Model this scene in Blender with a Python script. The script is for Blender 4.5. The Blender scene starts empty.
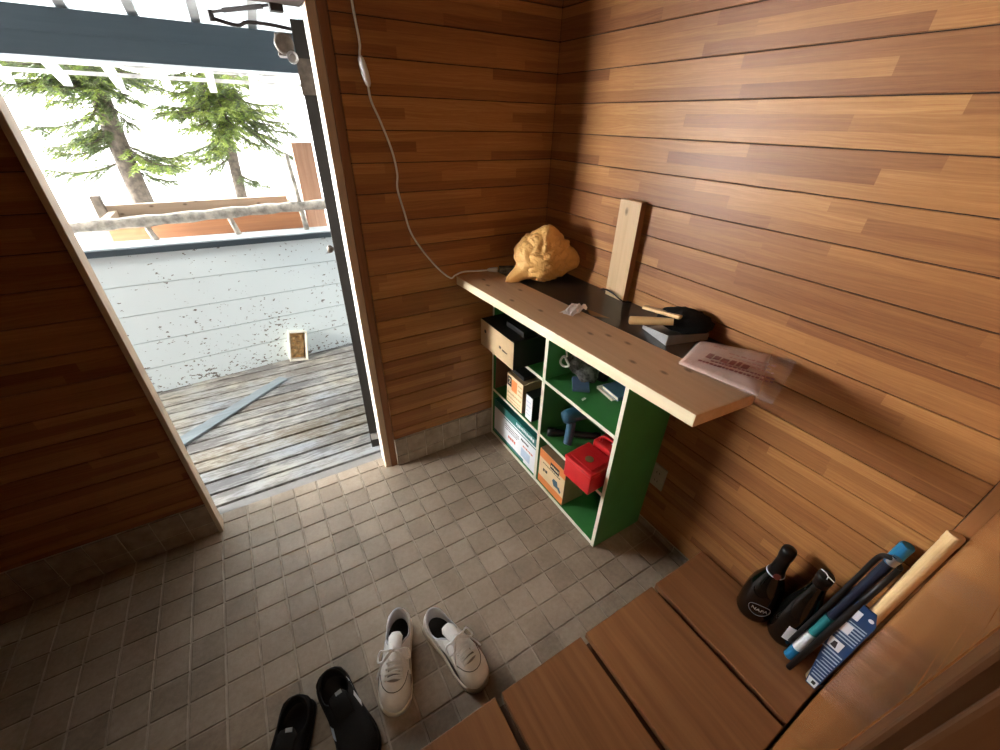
import bpy, bmesh, math, random
from mathutils import Vector, Matrix, noise

SC = bpy.context.scene
COL = SC.collection
PI = math.pi

# ------------------------------------------------------------------ camera, sky, sun, exposure
cam_data = bpy.data.cameras.new('camera')
cam = bpy.data.objects.new('camera', cam_data)
COL.objects.link(cam)
RC = [[0.8581283513, -0.5129639065, 0.0219946213],
      [-0.2566491716, -0.4656582524, -0.8469318714],
      [0.4446874582, 0.7211313491, -0.5312463099]]
m = Matrix(((RC[0][0], -RC[1][0], -RC[2][0], -1.20658597),
            (RC[0][1], -RC[1][1], -RC[2][1], -1.5842966),
            (RC[0][2], -RC[1][2], -RC[2][2], 1.53949989),
            (0, 0, 0, 1)))
cam.matrix_world = m
cam_data.sensor_width = 36.0
cam_data.sensor_fit = 'HORIZONTAL'
cam_data.lens = 405.28 / 1000 * 36.0
cam_data.clip_start = 0.01
cam_data.clip_end = 500
SC.camera = cam

world = bpy.data.worlds.new('overcast_sky')
SC.world = world
world.use_nodes = True
wt = world.node_tree
bg = wt.nodes['Background']


def wmath(op, a, b=0.0, c=0.0):
    x = wt.nodes.new('ShaderNodeMath')
    x.operation = op
    for k, v in enumerate((a, b, c)):
        if isinstance(v, bpy.types.NodeSocket):
            wt.links.new(v, x.inputs[k])
        else:
            x.inputs[k].default_value = v
    return x.outputs[0]


def wstep(v, lo, hi):
    x = wt.nodes.new('ShaderNodeMapRange')
    x.interpolation_type = 'SMOOTHSTEP'
    wt.links.new(v, x.inputs[0])
    x.inputs[1].default_value, x.inputs[2].default_value = lo, hi
    return x.outputs[0]


# pale even sky, with the bright hazy quarter low to the left of the porch
SKY, GLOW, HIGH = 2.8, 98.0, 13.0
wc = wt.nodes.new('ShaderNodeTexCoord')
ws = wt.nodes.new('ShaderNodeSeparateXYZ')
wt.links.new(wc.outputs['Generated'], ws.inputs[0])
az = wmath('ARCTAN2', wmath('MULTIPLY', ws.outputs[0], -1.0), ws.outputs[1])
el = wmath('ARCSINE', ws.outputs[2])
D = math.radians
g = wmath('MULTIPLY', wmath('MULTIPLY', wstep(az, D(16), D(27)), wstep(az, D(90), D(76))),
          wmath('MULTIPLY', wstep(el, D(-22), D(-14)), wstep(el, D(37), D(19))))
g2 = wmath('MULTIPLY', wmath('MULTIPLY', wstep(az, D(-35), D(-12)), wstep(az, D(92), D(72))),
           wmath('MULTIPLY', wstep(el, D(17), D(25)), wstep(el, D(60), D(46))))
wt.links.new(wmath('ADD', wmath('ADD', wmath('MULTIPLY', g, GLOW), wmath('MULTIPLY', g2, HIGH)), SKY), bg.inputs[1])
bg.inputs[0].default_value = (1.0, 0.985, 0.96, 1)

sun_d = bpy.data.lights.new('sun', 'SUN')
sun = bpy.data.objects.new('sun', sun_d)
COL.objects.link(sun)
sun_d.energy = 5.0
sun_d.color = (1.0, 0.93, 0.82)
sun_d.angle = math.radians(3)
sun.location = (-6, 0, 6)
sun.rotation_euler = Vector((0.90, 0.22, -0.42)).to_track_quat('-Z', 'Y').to_euler()

SC.view_settings.view_transform = 'Standard'
SC.view_settings.look = 'None'
SC.view_settings.gamma = 1
SC.view_settings.use_curve_mapping = False
SC.view_settings.exposure = 0.0
SC.cycles.use_denoising = True
SC.cycles.max_bounces = 12
SC.cycles.diffuse_bounces = 8
SC.cycles.sample_clamp_indirect = 12.0

# ------------------------------------------------------------------ helpers
rng = random.Random(7)


def link(o, parent=None):
    COL.objects.link(o)
    if parent is not None:
        o.parent = parent
    return o


def root(name, label, cat, loc=(0, 0, 0), rotz=0.0, group=None, rot=None):
    o = bpy.data.objects.new(name, None)
    o.empty_display_size = 0.05
    link(o)
    o.location = loc
    o.rotation_euler = rot if rot is not None else (0, 0, rotz)
    o['label'] = label
    o['category'] = cat
    if group:
        o['group'] = group
    return o


def tag(o, label, cat, group=None):
    o['label'] = label
    o['category'] = cat
    if group:
        o['group'] = group
    return o


def struct(o):
    o['kind'] = 'structure'
    return o


class MB:
    """collects shapes into one mesh"""

    def __init__(self):
        self.bm = bmesh.new()
        self.mi = 0

    def quad(self, *ps):
        vs = [self.bm.verts.new(p) for p in ps]
        f = self.bm.faces.new(vs)
        f.material_index = self.mi
        return f

    def hexa(self, lo, hi):
        """8 corner solid: lo = 4 pts (ccw from above), hi = 4 pts"""
        a = [self.bm.verts.new(p) for p in lo]
        b = [self.bm.verts.new(p) for p in hi]
        fs = [a[::-1], b] + [[a[i], a[(i + 1) % 4], b[(i + 1) % 4], b[i]] for i in range(4)]
        for f in fs:
            ff = self.bm.faces.new(f)
            ff.material_index = self.mi
        return self

    def box(self, x0, x1, y0, y1, z0, z1, M=None):
        P = [(x0, y0), (x1, y0), (x1, y1), (x0, y1)]
        lo = [Vector((x, y, z0)) for x, y in P]
        hi = [Vector((x, y, z1)) for x, y in P]
        if M is not None:
            lo = [M @ v for v in lo]
            hi = [M @ v for v in hi]
        return self.hexa(lo, hi)

    def prism(self, poly, z0, z1, M=None):
        lo = [Vector((x, y, z0)) for x, y in poly]
        hi = [Vector((x, y, z1)) for x, y in poly]
        if M is not None:
            lo = [M @ v for v in lo]
            hi = [M @ v for v in hi]
        a = [self.bm.verts.new(p) for p in lo]
        b = [self.bm.verts.new(p) for p in hi]
        n = len(poly)
        for f in [a[::-1], b] + [[a[i], a[(i + 1) % n], b[(i + 1) % n], b[i]] for i in range(n)]:
            ff = self.bm.faces.new(f)
            ff.material_index = self.mi
        return self

    def rings(self, rings, cap0=True, cap1=True, closed=False):
        vs = [[self.bm.verts.new(p) for p in r] for r in rings]
        n = len(rings[0])
        K = len(vs)
        for k in range(K if closed else K - 1):
            A, B = vs[k], vs[(k + 1) % K]
            for i in range(n):
                f = self.bm.faces.new((A[i], A[(i + 1) % n], B[(i + 1) % n], B[i]))
                f.material_index = self.mi
        if not closed:
            if cap0:
                self.bm.faces.new(vs[0][::-1]).material_index = self.mi
            if cap1:
                self.bm.faces.new(vs[-1]).material_index = self.mi
        return self

    def tube(self, pts, r, seg=8, cap=True, closed=False):
        pts = [Vector(p) for p in pts]
        n = len(pts)
        rr = r if isinstance(r, (list, tuple)) else [r] * n
        rings = []
        up = None
        for i, p in enumerate(pts):
            if closed:
                t = (pts[(i + 1) % n] - pts[i - 1]).normalized()
            else:
                t = (pts[min(i + 1, n - 1)] - pts[max(i - 1, 0)]).normalized()
            if up is None:
                up = Vector((0, 0, 1)) if abs(t.z) < 0.9 else Vector((1, 0, 0))
            a = t.cross(up)
            if a.length < 1e-6:
                a = t.orthogonal()
            a.normalize()
            b = a.cross(t).normalized()
            up = b
            rings.append([p + (a * math.cos(q) + b * math.sin(q)) * rr[i]
                          for q in [2 * PI * k / seg for k in range(seg)]])
        return self.rings(rings, cap, cap, closed)

    def lathe(self, prof, M=None, seg=24):
        """prof = [(r, z)...] round the z axis"""
        rings = []
        for r, z in prof:
            ring = [Vector((max(r, 1e-4) * math.cos(2 * PI * k / seg), max(r, 1e-4) * math.sin(2 * PI * k / seg), z))
                    for k in range(seg)]
            if M is not None:
                ring = [M @ v for v in ring]
            rings.append(ring)
        return self.rings(rings)

    def build(self, name, mat, parent=None, smooth=False, bevel=0.0, seg=2, loc=None, angle=40, subsurf=0):
        bmesh.ops.recalc_face_normals(self.bm, faces=self.bm.faces[:])
        me = bpy.data.meshes.new(name)
        self.bm.to_mesh(me)
        self.bm.free()
        mats = mat if isinstance(mat, (list, tuple)) else [mat]
        for q in mats:
            me.materials.append(q)
        o = bpy.data.objects.new(name, me)
        link(o, parent)
        if loc is not None:
            o.location = loc
        if bevel:
            b = o.modifiers.new('bevel', 'BEVEL')
            b.width = bevel
            b.segments = seg
            b.limit_method = 'ANGLE'
            b.angle_limit = math.radians(35)
        if subsurf:
            s = o.modifiers.new('subsurf', 'SUBSURF')
            s.levels = s.render_levels = subsurf
        if smooth:
            for p in me.polygons:
                p.use_smooth = True
        return o


def along(p0, p1):
    """matrix whose z axis runs from p0 to p1 with origin p0"""
    p0 = Vector(p0)
    d = Vector(p1) - p0
    q = d.to_track_quat('Z', 'Y')
    return Matrix.Translation(p0) @ q.to_matrix().to_4x4()


def frame(o, ux, uy):
    """matrix with x axis ux, y axis uy (orthonormalised), z = x cross y"""
    x = Vector(ux).normalized()
    y = Vector(uy)
    y = (y - x * y.dot(x)).normalized()
    z = x.cross(y)
    M = Matrix.Identity(4)
    for i in range(3):
        M[i][0], M[i][1], M[i][2], M[i][3] = x[i], y[i], z[i], o[i]
    return M


def smoothpath(pts, n=6):
    """Catmull-Rom through pts"""
    P = [Vector(p) for p in pts]
    P = [P[0] * 2 - P[1]] + P + [P[-1] * 2 - P[-2]]
    out = []
    for i in range(1, len(P) - 2):
        for k in range(n):
            t = k / n
            a, b, c, d = P[i - 1], P[i], P[i + 1], P[i + 2]
            out.append(0.5 * ((2 * b) + (c - a) * t + (2 * a - 5 * b + 4 * c - d) * t * t + (3 * b - a - 3 * c + d) * t ** 3))
    out.append(P[-2])
    return out


# ------------------------------------------------------------------ materials
class NT:
    def __init__(self, name):
        self.m = bpy.data.materials.new(name)
        self.m.use_nodes = True
        self.t = self.m.node_tree
        self.b = self.t.nodes['Principled BSDF']
        self.out = self.t.nodes['Material Output']
        self._co = None

    def n(self, typ, **kw):
        x = self.t.nodes.new(typ)
        for k, v in kw.items():
            setattr(x, k, v)
        return x

    def put(self, sock, v):
        if hasattr(v, 'links') or isinstance(v, bpy.types.NodeSocket):
            self.t.links.new(v, sock)
        else:
            sock.default_value = v

    def co(self):
        if self._co is None:
            self._co = self.n('ShaderNodeTexCoord').outputs['Object']
        return self._co

    def math(self, op, a, b=0.0, c=None):
        x = self.n('ShaderNodeMath', operation=op)
        self.put(x.inputs[0], a)
        self.put(x.inputs[1], b)
        if c is not None:
            self.put(x.inputs[2], c)
        return x.outputs[0]

    def sep(self, v):
        x = self.n('ShaderNodeSeparateXYZ')
        self.put(x.inputs[0], v)
        return x.outputs

    def comb(self, a=0.0, b=0.0, c=0.0):
        x = self.n('ShaderNodeCombineXYZ')
        for i, v in enumerate((a, b, c)):
            self.put(x.inputs[i], v)
        return x.outputs[0]

    def noise(self, vec, scale=5.0, detail=4.0, rough=0.55, dist=0.0):
        x = self.n('ShaderNodeTexNoise')
        self.put(x.inputs['Vector'], vec)
        x.inputs['Scale'].default_value = scale
        x.inputs['Detail'].default_value = detail
        x.inputs['Roughness'].default_value = rough
        x.inputs['Distortion'].default_value = dist
        return x.outputs['Fac']

    def white(self, vec):
        x = self.n('ShaderNodeTexWhiteNoise', noise_dimensions='3D')
        self.put(x.inputs['Vector'], vec)
        return x.outputs['Value']

    def ramp(self, fac, stops, interp='LINEAR'):
        x = self.n('ShaderNodeValToRGB')
        x.color_ramp.interpolation = interp
        el = x.color_ramp.elements
        while len(el) < len(stops):
            el.new(0.5)
        for e, (p, c) in zip(el, stops):
            e.position = p
            e.color = (c[0], c[1], c[2], 1)
        self.put(x.inputs[0], fac)
        return x.outputs[0]

    def mix(self, fac, a, b, blend='MIX'):
        x = self.n('ShaderNodeMix', data_type='RGBA', blend_type=blend)
        self.put(x.inputs[0], fac)
        for s, v in ((x.inputs[6], a), (x.inputs[7], b)):
            if isinstance(v, (tuple, list)):
                v = (v[0], v[1], v[2], 1)
            self.put(s, v)
        return x.outputs[2]

    def bump(self, h, strength=0.2, dist=0.01):
        x = self.n('ShaderNodeBump')
        x.inputs['Strength'].default_value = strength
        x.inputs['Distance'].default_value = dist
        self.put(x.inputs['Height'], h)
        self.t.links.new(x.outputs[0], self.b.inputs['Normal'])

    def done(self, col, rough=0.5, metal=0.0, spec=None):
        if isinstance(col, (tuple, list)):
            col = (col[0], col[1], col[2], 1)
        self.put(self.b.inputs['Base Color'], col)
        self.put(self.b.inputs['Roughness'], rough)
        self.put(self.b.inputs['Metallic'], metal)
        if spec is not None:
            self.b.inputs['Specular IOR Level'].default_value = spec
        return self.m


def plain(name, c, rough=0.5, metal=0.0, var=0.12, scale=14.0, bump=0.0, bscale=None, spec=None):
    """one colour with a little uneven wear"""
    t = NT(name)
    f = t.noise(t.co(), scale, 5)
    lo = tuple(x * (1 - var) for x in c)
    hi = tuple(min(1, x * (1 + var)) for x in c)
    col = t.ramp(f, [(0.3, lo), (0.7, hi)])
    if bump:
        t.bump(t.noise(t.co(), bscale or scale * 4, 6), bump, 0.004)
    return t.done(col, rough, metal, spec)


def wood(name, dark, light, axis=0, fine=70.0, coarse=2.2, rough=0.55, knots=0.0, bump=0.08, mid=None, spec=None, contrast=0.5):
    """long grain along one axis of the object"""
    t = NT(name)
    s = t.sep(t.co())
    u = s[axis]
    o = [s[i] for i in range(3) if i != axis]
    wob = t.noise(t.comb(t.math('MULTIPLY', u, 1.5), o[0], o[1]), 2.0, 2)
    a = t.math('ADD', t.math('MULTIPLY', o[0], 1.0), t.math('MULTIPLY', wob, 0.03))
    v1 = t.comb(t.math('MULTIPLY', u, coarse), t.math('MULTIPLY', a, fine), t.math('MULTIPLY', o[1], fine))
    g1 = t.noise(v1, 1.0, 5, 0.6)
    v2 = t.comb(t.math('MULTIPLY', u, coarse * 0.5), t.math('MULTIPLY', a, fine * 0.2), t.math('MULTIPLY', o[1], fine * 0.2))
    g2 = t.noise(v2, 1.0, 3, 0.5)
    g = t.math('ADD', t.math('MULTIPLY', g1, 0.5), t.math('MULTIPLY', g2, 0.5))
    c = t.ramp(g, [(0.5 - contrast * 0.4, dark), (0.5 + contrast * 0.4, light)] if mid is None else
               [(0.5 - contrast * 0.4, dark), (0.5, mid), (0.5 + contrast * 0.4, light)])
    if knots:
        vo = t.n('ShaderNodeTexVoronoi', feature='F1', voronoi_dimensions='2D')
        t.put(vo.inputs['Vector'], t.comb(t.math('MULTIPLY', u, 5.0), t.math('MULTIPLY', t.math('ADD', o[0], o[1]), 9.0), 0.0))
        vo.inputs['Scale'].default_value = 1.0
        k = t.ramp(vo.outputs['Distance'], [(0.03, (1, 1, 1)), (0.085, (0, 0, 0))])
        c = t.mix(t.math('MULTIPLY', k, knots), c, tuple(x * 0.35 for x in dark))
    t.bump(g1, bump, 0.003)
    return t.done(c, rough, 0, spec)


SEAM0, PITCH = 1.8963, 0.0983          # board seams on the walls


def strip_panel(name, axis):
    """printed wall board: three strips of short blocks to each board"""
    t = NT(name)
    s = t.sep(t.co())
    u, z = s[axis], s[2]
    h = PITCH / 3
    zz = t.math('DIVIDE', t.math('SUBTRACT', z, SEAM0 - 40 * PITCH), h)
    row = t.math('FLOOR', zz)
    board = t.math('FLOOR', t.math('DIVIDE', row, 3.0))
    r1 = t.white(t.comb(row, 3.7, 0.0))
    rb = t.white(t.comb(board, 9.1, 2.0))
    ln = t.math('ADD', 0.30, t.math('MULTIPLY', r1, 0.45))
    idx = t.math('FLOOR', t.math('ADD', t.math('DIVIDE', u, ln), t.math('MULTIPLY', r1, 31.0)))
    rnd = t.white(t.comb(row, idx, 5.0))
    # grain inside each block, with cathedral figure in some
    du = t.math('MULTIPLY', rnd, 7.0)
    wob = t.noise(t.comb(t.math('ADD', t.math('MULTIPLY', u, 2.5), du), t.math('MULTIPLY', z, 9.0), du), 1.0, 2)
    vv = t.math('ADD', t.math('MULTIPLY', z, 1.0), t.math('MULTIPLY', wob, 0.045))
    g = t.noise(t.comb(t.math('ADD', t.math('MULTIPLY', u, 4.0), du), t.math('MULTIPLY', vv, 190.0), du), 1.0, 4, 0.6)
    pores = t.noise(t.comb(t.math('MULTIPLY', u, 30.0), t.math('MULTIPLY', z, 700.0), 0.0), 1.0, 2, 0.5)
    f = t.math('ADD', t.math('ADD', 0.04, t.math('MULTIPLY', rnd, 0.34)), t.math('MULTIPLY', g, 0.55))
    f = t.math('ADD', f, t.math('MULTIPLY', t.math('SUBTRACT', rb, 0.5), 0.14))
    f = t.math('ADD', f, t.math('MULTIPLY', t.math('SUBTRACT', pores, 0.5), 0.22))
    c = t.ramp(f, [(0.16, (0.195, 0.072, 0.025)), (0.42, (0.31, 0.128, 0.044)), (0.62, (0.415, 0.188, 0.061)),
                   (0.88, (0.58, 0.315, 0.110))])
    t.bump(g, 0.05, 0.002)
    return t.done(c, t.math('ADD', 0.36, t.math('MULTIPLY', g, 0.16)), 0, 0.35)


M = {}
M['panel_x'] = strip_panel('panel_x', 0)
M['panel_y'] = strip_panel('panel_y', 1)
M['seam'] = plain('dark_seam', (0.035, 0.016, 0.008), 0.8)
M['trimwood'] = wood('trim_wood', (0.19, 0.076, 0.030), (0.31, 0.135, 0.053), 2, 80, 2, 0.45)
M['palejamb'] = wood('pale_jamb', (0.52, 0.39, 0.27), (0.72, 0.58, 0.43), 2, 110, 2.0, 0.6)
M['wingwood'] = wood('wing_wood', (0.22, 0.085, 0.026), (0.42, 0.19, 0.062), 0, 60, 1.6, 0.27, mid=(0.31, 0.128, 0.042))
M['hall'] = wood('hall_wood', (0.045, 0.022, 0.012), (0.065, 0.033, 0.017), 2, 40, 2, 0.8)
M['cornerwood'] = wood('corner_wood', (0.26, 0.105, 0.035), (0.42, 0.19, 0.068), 2, 60, 1.6, 0.4)
M['ceil'] = wood('ceiling_wood', (0.36, 0.25, 0.15), (0.46, 0.34, 0.22), 0, 40, 2, 0.6)
M['step'] = wood('step_wood', (0.17, 0.070, 0.027), (0.34, 0.155, 0.060), 1, 60, 2.4, 0.42, mid=(0.255, 0.11, 0.042), contrast=0.5)
M['stepdark'] = wood('step_under', (0.06, 0.028, 0.013), (0.10, 0.05, 0.024), 1, 40, 2, 0.7)


def tile_material():
    t = NT('floor_tile')
    s = t.sep(t.co())
    i = t.math('FLOOR', t.math('DIVIDE', t.math('ADD', s[0], 1.6326), 0.1))
    j = t.math('FLOOR', t.math('DIVIDE', t.math('SUBTRACT', 0.0333, s[1]), 0.1))
    r = t.white(t.comb(i, j, 1.0))
    n1 = t.noise(t.co(), 60, 6, 0.65)
    n2 = t.noise(t.co(), 9, 4, 0.6)
    f = t.math('ADD', t.math('ADD', t.math('MULTIPLY', r, 0.22), t.math('MULTIPLY', n1, 0.52)), t.math('MULTIPLY', n2, 0.50))
    f = t.math('SUBTRACT', f, 0.10)
    c = t.ramp(f, [(0.22, (0.16, 0.118, 0.082)), (0.52, (0.285, 0.222, 0.163)), (0.85, (0.42, 0.34, 0.26))])
    t.bump(n1, 0.22, 0.002)
    return t.done(c, t.math('ADD', 0.42, t.math('MULTIPLY', n2, 0.25)), 0, 0.45)


M['tile'] = tile_material()
M['grout'] = plain('grout', (0.38, 0.31, 0.24), 0.85, var=0.35, scale=9)
M['skirt_tile'] = plain('skirting_tile', (0.33, 0.27, 0.21), 0.45, var=0.25, scale=24, bump=0.1)
M['skirt_grout'] = plain('skirting_grout', (0.60, 0.54, 0.46), 0.8)
M['sill'] = plain('sill_concrete', (0.20, 0.19, 0.18), 0.7, var=0.15, scale=20)


def deck_material():
    t = NT('weathered_deck')
    s = t.sep(t.co())
    b = t.math('FLOOR', t.math('DIVIDE', s[1], 0.095))
    r = t.white(t.comb(b, 2.0, 0.0))
    g = t.noise(t.comb(t.math('MULTIPLY', s[0], 16.0), t.math('MULTIPLY', s[1], 90.0), r), 1.0, 5, 0.65)
    big = t.noise(t.comb(t.math('MULTIPLY', s[0], 3.0), t.math('MULTIPLY', s[1], 7.0), r), 1.0, 3)
    base = t.mix(t.math('MULTIPLY', r, 1.0), (0.185, 0.15, 0.11), (0.13, 0.135, 0.15))
    paint = t.mix(t.noise(t.co(), 4.0, 2), (0.42, 0.355, 0.225), (0.26, 0.315, 0.41))
    f = t.ramp(t.math('ADD', t.math('MULTIPLY', g, 0.55), t.math('MULTIPLY', big, 0.5)), [(0.47, (0, 0, 0)), (0.60, (1, 1, 1))])
    c = t.mix(f, base, paint)
    t.bump(g, 0.25, 0.004)
    return t.done(c, 0.8)


M['deck'] = deck_material()


def peel_material():
    t = NT('peeling_white_paint')
    s = t.sep(t.co())
    n1 = t.noise(t.comb(t.math('MULTIPLY', s[0], 38.0), t.math('MULTIPLY', s[1], 38.0), t.math('MULTIPLY', s[2], 60.0)), 1.0, 3, 0.6)
    n2 = t.noise(t.comb(t.math('MULTIPLY', s[0], 2.2), 0.0, t.math('MULTIPLY', s[2], 3.0)), 1.0, 3, 0.6)
    low = t.ramp(s[2], [(0.0, (0.10, 0.10, 0.10)), (0.10, (0.045, 0.045, 0.045)), (0.8, (0.0, 0.0, 0.0))])
    f = t.math('ADD', t.math('ADD', n1, t.math('MULTIPLY', n2, 0.22)), low)
    k = t.ramp(f, [(0.79, (0, 0, 0)), (0.80, (1, 1, 1))])
    c = t.mix(k, (0.72, 0.81, 0.84), (0.16, 0.15, 0.14))
    t.bump(t.math('MULTIPLY', k, -1.0), 0.5, 0.002)
    return t.done(c, 0.6)


M['peel'] = peel_material()
M['bluegrey'] = wood('blue_grey_paint', (0.036, 0.055, 0.070), (0.052, 0.074, 0.090), 0, 40, 2, 0.5)
M['capgrey'] = plain('cap_grey', (0.36, 0.40, 0.42), 0.6, var=0.1)
M['rafter'] = plain('pale_rafter', (0.42, 0.50, 0.52), 0.6)
M['rafter_tail'] = plain('white_rafter', (0.78, 0.80, 0.80), 0.6)
M['lath'] = plain('lath', (0.62, 0.58, 0.54), 0.7, var=0.5, scale=6)
M['bark'] = plain('birch_bark', (0.42, 0.37, 0.31), 0.85, var=0.55, scale=22, bump=0.4)
M['trough_out'] = wood('orange_board', (0.20, 0.075, 0.03), (0.40, 0.17, 0.07), 0, 50, 2, 0.7)
M['trough_in'] = wood('tan_board', (0.30, 0.22, 0.15), (0.48, 0.38, 0.28), 0, 50, 2, 0.75, knots=0.8)
M['post_brown'] = wood('brown_post', (0.26, 0.13, 0.075), (0.42, 0.24, 0.15), 2, 50, 2, 0.7)
M['trunk'] = plain('conifer_bark', (0.085, 0.066, 0.050), 0.9, var=0.5, scale=18, bump=0.6)
M['snow'] = plain('snow', (0.88, 0.91, 0.94), 0.7, var=0.03, scale=2)


def needle_material(name, a, b):
    t = NT(name)
    inf = t.noise(t.co(), 7.0, 2)
    c = t.ramp(inf, [(0.35, a), (0.65, b)])
    m_ = t.done(c, 0.6)
    tr = t.n('ShaderNodeBsdfTranslucent')
    t.put(tr.inputs[0], c)
    ad = t.n('ShaderNodeMixShader')
    ad.inputs[0].default_value = 0.35
    t.t.links.new(t.b.outputs[0], ad.inputs[1])
    t.t.links.new(tr.outputs[0], ad.inputs[2])
    t.t.links.new(ad.outputs[0], t.out.inputs[0])
    return m_


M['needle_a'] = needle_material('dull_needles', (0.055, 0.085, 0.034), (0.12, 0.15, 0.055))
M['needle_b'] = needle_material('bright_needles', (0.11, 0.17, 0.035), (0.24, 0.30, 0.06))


def sheet_material():
    t = NT('polycarbonate_roof')
    t.done((0.75, 0.80, 0.82), 0.4)
    tr = t.n('ShaderNodeBsdfTranslucent')
    tr.inputs[0].default_value = (0.8, 0.85, 0.87, 1)
    mx = t.n('ShaderNodeMixShader')
    mx.inputs[0].default_value = 0.45
    t.t.links.new(t.b.outputs[0], mx.inputs[1])
    t.t.links.new(tr.outputs[0], mx.inputs[2])
    t.t.links.new(mx.outputs[0], t.out.inputs[0])
    return t.m


M['sheet'] = sheet_material()
M['door_dark'] = plain('dark_door_edge', (0.024, 0.021, 0.019), 0.6, spec=0.25)
M['rusty'] = plain('worn_metal', (0.10, 0.078, 0.062), 0.5, 0.3, var=0.45, scale=40)
M['steel'] = plain('steel', (0.45, 0.45, 0.46), 0.35, 0.9)
M['darkmetal'] = plain('dark_metal', (0.035, 0.03, 0.03), 0.45, 0.4)
M['white_frame'] = plain('white_frame_paint', (0.42, 0.40, 0.37), 0.6, var=0.6, scale=55)
M['plank'] = wood('pale_pine', (0.46, 0.29, 0.16), (0.72, 0.52, 0.33), 1, 45, 1.4, 0.5, knots=0.8, mid=(0.60, 0.40, 0.24), contrast=0.7)
M['plank_edge'] = wood('pale_pine_edge', (0.72, 0.58, 0.36), (0.85, 0.74, 0.52), 1, 60, 1.5, 0.5)
M['upright'] = wood('pine_upright', (0.55, 0.36, 0.18), (0.74, 0.54, 0.31), 2, 60, 1.5, 0.5, knots=0.8)
M['upright_shaded'] = M['trimwood']  # near side painted darker, standing in for its shade
M['blacktop'] = wood('black_board', (0.018, 0.016, 0.015), (0.032, 0.029, 0.026), 1, 40, 2, 0.30)
M['green'] = plain('green_paint', (0.052, 0.235, 0.065), 0.42, var=0.12, scale=8)
M['cream'] = plain('cream_edge', (0.72, 0.70, 0.55), 0.55, var=0.08)
M['kraft'] = plain('kraft_card', (0.52, 0.37, 0.205), 0.75, var=0.08)
M['kraft_dark'] = plain('kraft_dark', (0.30, 0.20, 0.11), 0.8, var=0.15)
M['cardbrown'] = plain('brown_card', (0.22, 0.11, 0.06), 0.7, var=0.2)
M['black'] = plain('black_plastic', (0.0072, 0.0072, 0.0078), 0.42, spec=0.25)
M['black_card'] = plain('black_card', (0.0084, 0.0084, 0.0084), 0.6, spec=0.25)
M['ink'] = plain('ink', (0.03, 0.025, 0.025), 0.7)
M['white'] = plain('white_card', (0.80, 0.82, 0.85), 0.55, var=0.04)
M['white_pl'] = plain('white_plastic', (0.90, 0.90, 0.88), 0.35, var=0.05)
M['teal'] = plain('teal_print', (0.02, 0.17, 0.15), 0.5)
M['paleblue'] = plain('pale_blue_print', (0.55, 0.70, 0.80), 0.5)
M['redprint'] = plain('red_print', (0.62, 0.13, 0.09), 0.5)
M['orange'] = plain('orange_print', (0.80, 0.25, 0.06), 0.5, var=0.06)
M['creamcard'] = plain('cream_card', (0.80, 0.62, 0.38), 0.6, var=0.06)
M['red'] = plain('red_enamel', (0.60, 0.018, 0.022), 0.28, var=0.08)
M['gold'] = plain('brass', (0.50, 0.36, 0.16), 0.35, 0.8)
M['blue'] = plain('blue_plastic', (0.03, 0.105, 0.175), 0.35)
M['bluebright'] = plain('bright_blue_plastic', (0.01, 0.17, 0.36), 0.35)
M['tealband'] = plain('teal_band', (0.015, 0.17, 0.19), 0.4)
M['shaftnavy'] = plain('dark_navy_shaft', (0.010, 0.016, 0.035), 0.35)
M['navy'] = plain('navy_card', (0.018, 0.055, 0.15), 0.35)
M['lightprint'] = plain('light_print', (0.45, 0.55, 0.68), 0.5)
M['bluecover'] = plain('blue_cover', (0.09, 0.15, 0.27), 0.45)
M['page'] = plain('page_edge', (0.75, 0.70, 0.58), 0.7)
M['camo'] = plain('mottled_cloth', (0.11, 0.105, 0.10), 0.9, var=0.9, scale=45)
M['rope'] = plain('white_rope', (0.88, 0.87, 0.85), 0.8)
M['bottle'] = plain('dark_bottle', (0.003, 0.0035, 0.003), 0.09, var=0.05, spec=0.5)
M['foil'] = plain('black_foil', (0.0060, 0.0054, 0.0054), 0.35, spec=0.25)
M['maroon'] = plain('maroon_print', (0.10, 0.02, 0.02), 0.4)
M['handle'] = wood('turned_handle', (0.62, 0.40, 0.18), (0.80, 0.58, 0.31), 2, 80, 2, 0.35)
M['tubecard'] = plain('handle_varnish', (0.62, 0.43, 0.20), 0.4)
M['bristle'] = plain('black_bristle', (0.0048, 0.0048, 0.0048), 0.9, spec=0.25, bump=0.8, bscale=300)
M['zinc'] = plain('zinc_sheet', (0.42, 0.42, 0.42), 0.38, 0.75)


def paper_bag_material():
    t = NT('brown_paper')
    n = t.noise(t.co(), 22, 6, 0.6, 0.6)
    c = t.ramp(n, [(0.3, (0.78, 0.42, 0.12)), (0.7, (0.88, 0.54, 0.19))])
    t.bump(n, 0.25, 0.01)
    return t.done(c, 0.5)


M['bagpaper'] = paper_bag_material()
M['paper'] = plain('crumpled_paper', (0.78, 0.75, 0.73), 0.6, var=0.1)
M['pack'] = plain('pink_pack', (0.44, 0.29, 0.235), 0.42, var=0.18, scale=12, bump=0.15)
M['packink'] = plain('pack_print', (0.20, 0.045, 0.04), 0.5)
M['packink2'] = plain('pack_print_pale', (0.36, 0.17, 0.14), 0.5)


def clear_material():
    t = NT('clear_wrap')
    t.done((0.95, 0.92, 0.9), 0.12, 0, 0.6)
    tr = t.n('ShaderNodeBsdfTransparent')
    mx = t.n('ShaderNodeMixShader')
    mx.inputs[0].default_value = 0.11
    t.t.links.new(tr.outputs[0], mx.inputs[1])
    t.t.links.new(t.b.outputs[0], mx.inputs[2])
    t.t.links.new(mx.outputs[0], t.out.inputs[0])
    t.bump(t.noise(t.co(), 45, 4), 0.5, 0.004)
    return t.m


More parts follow.
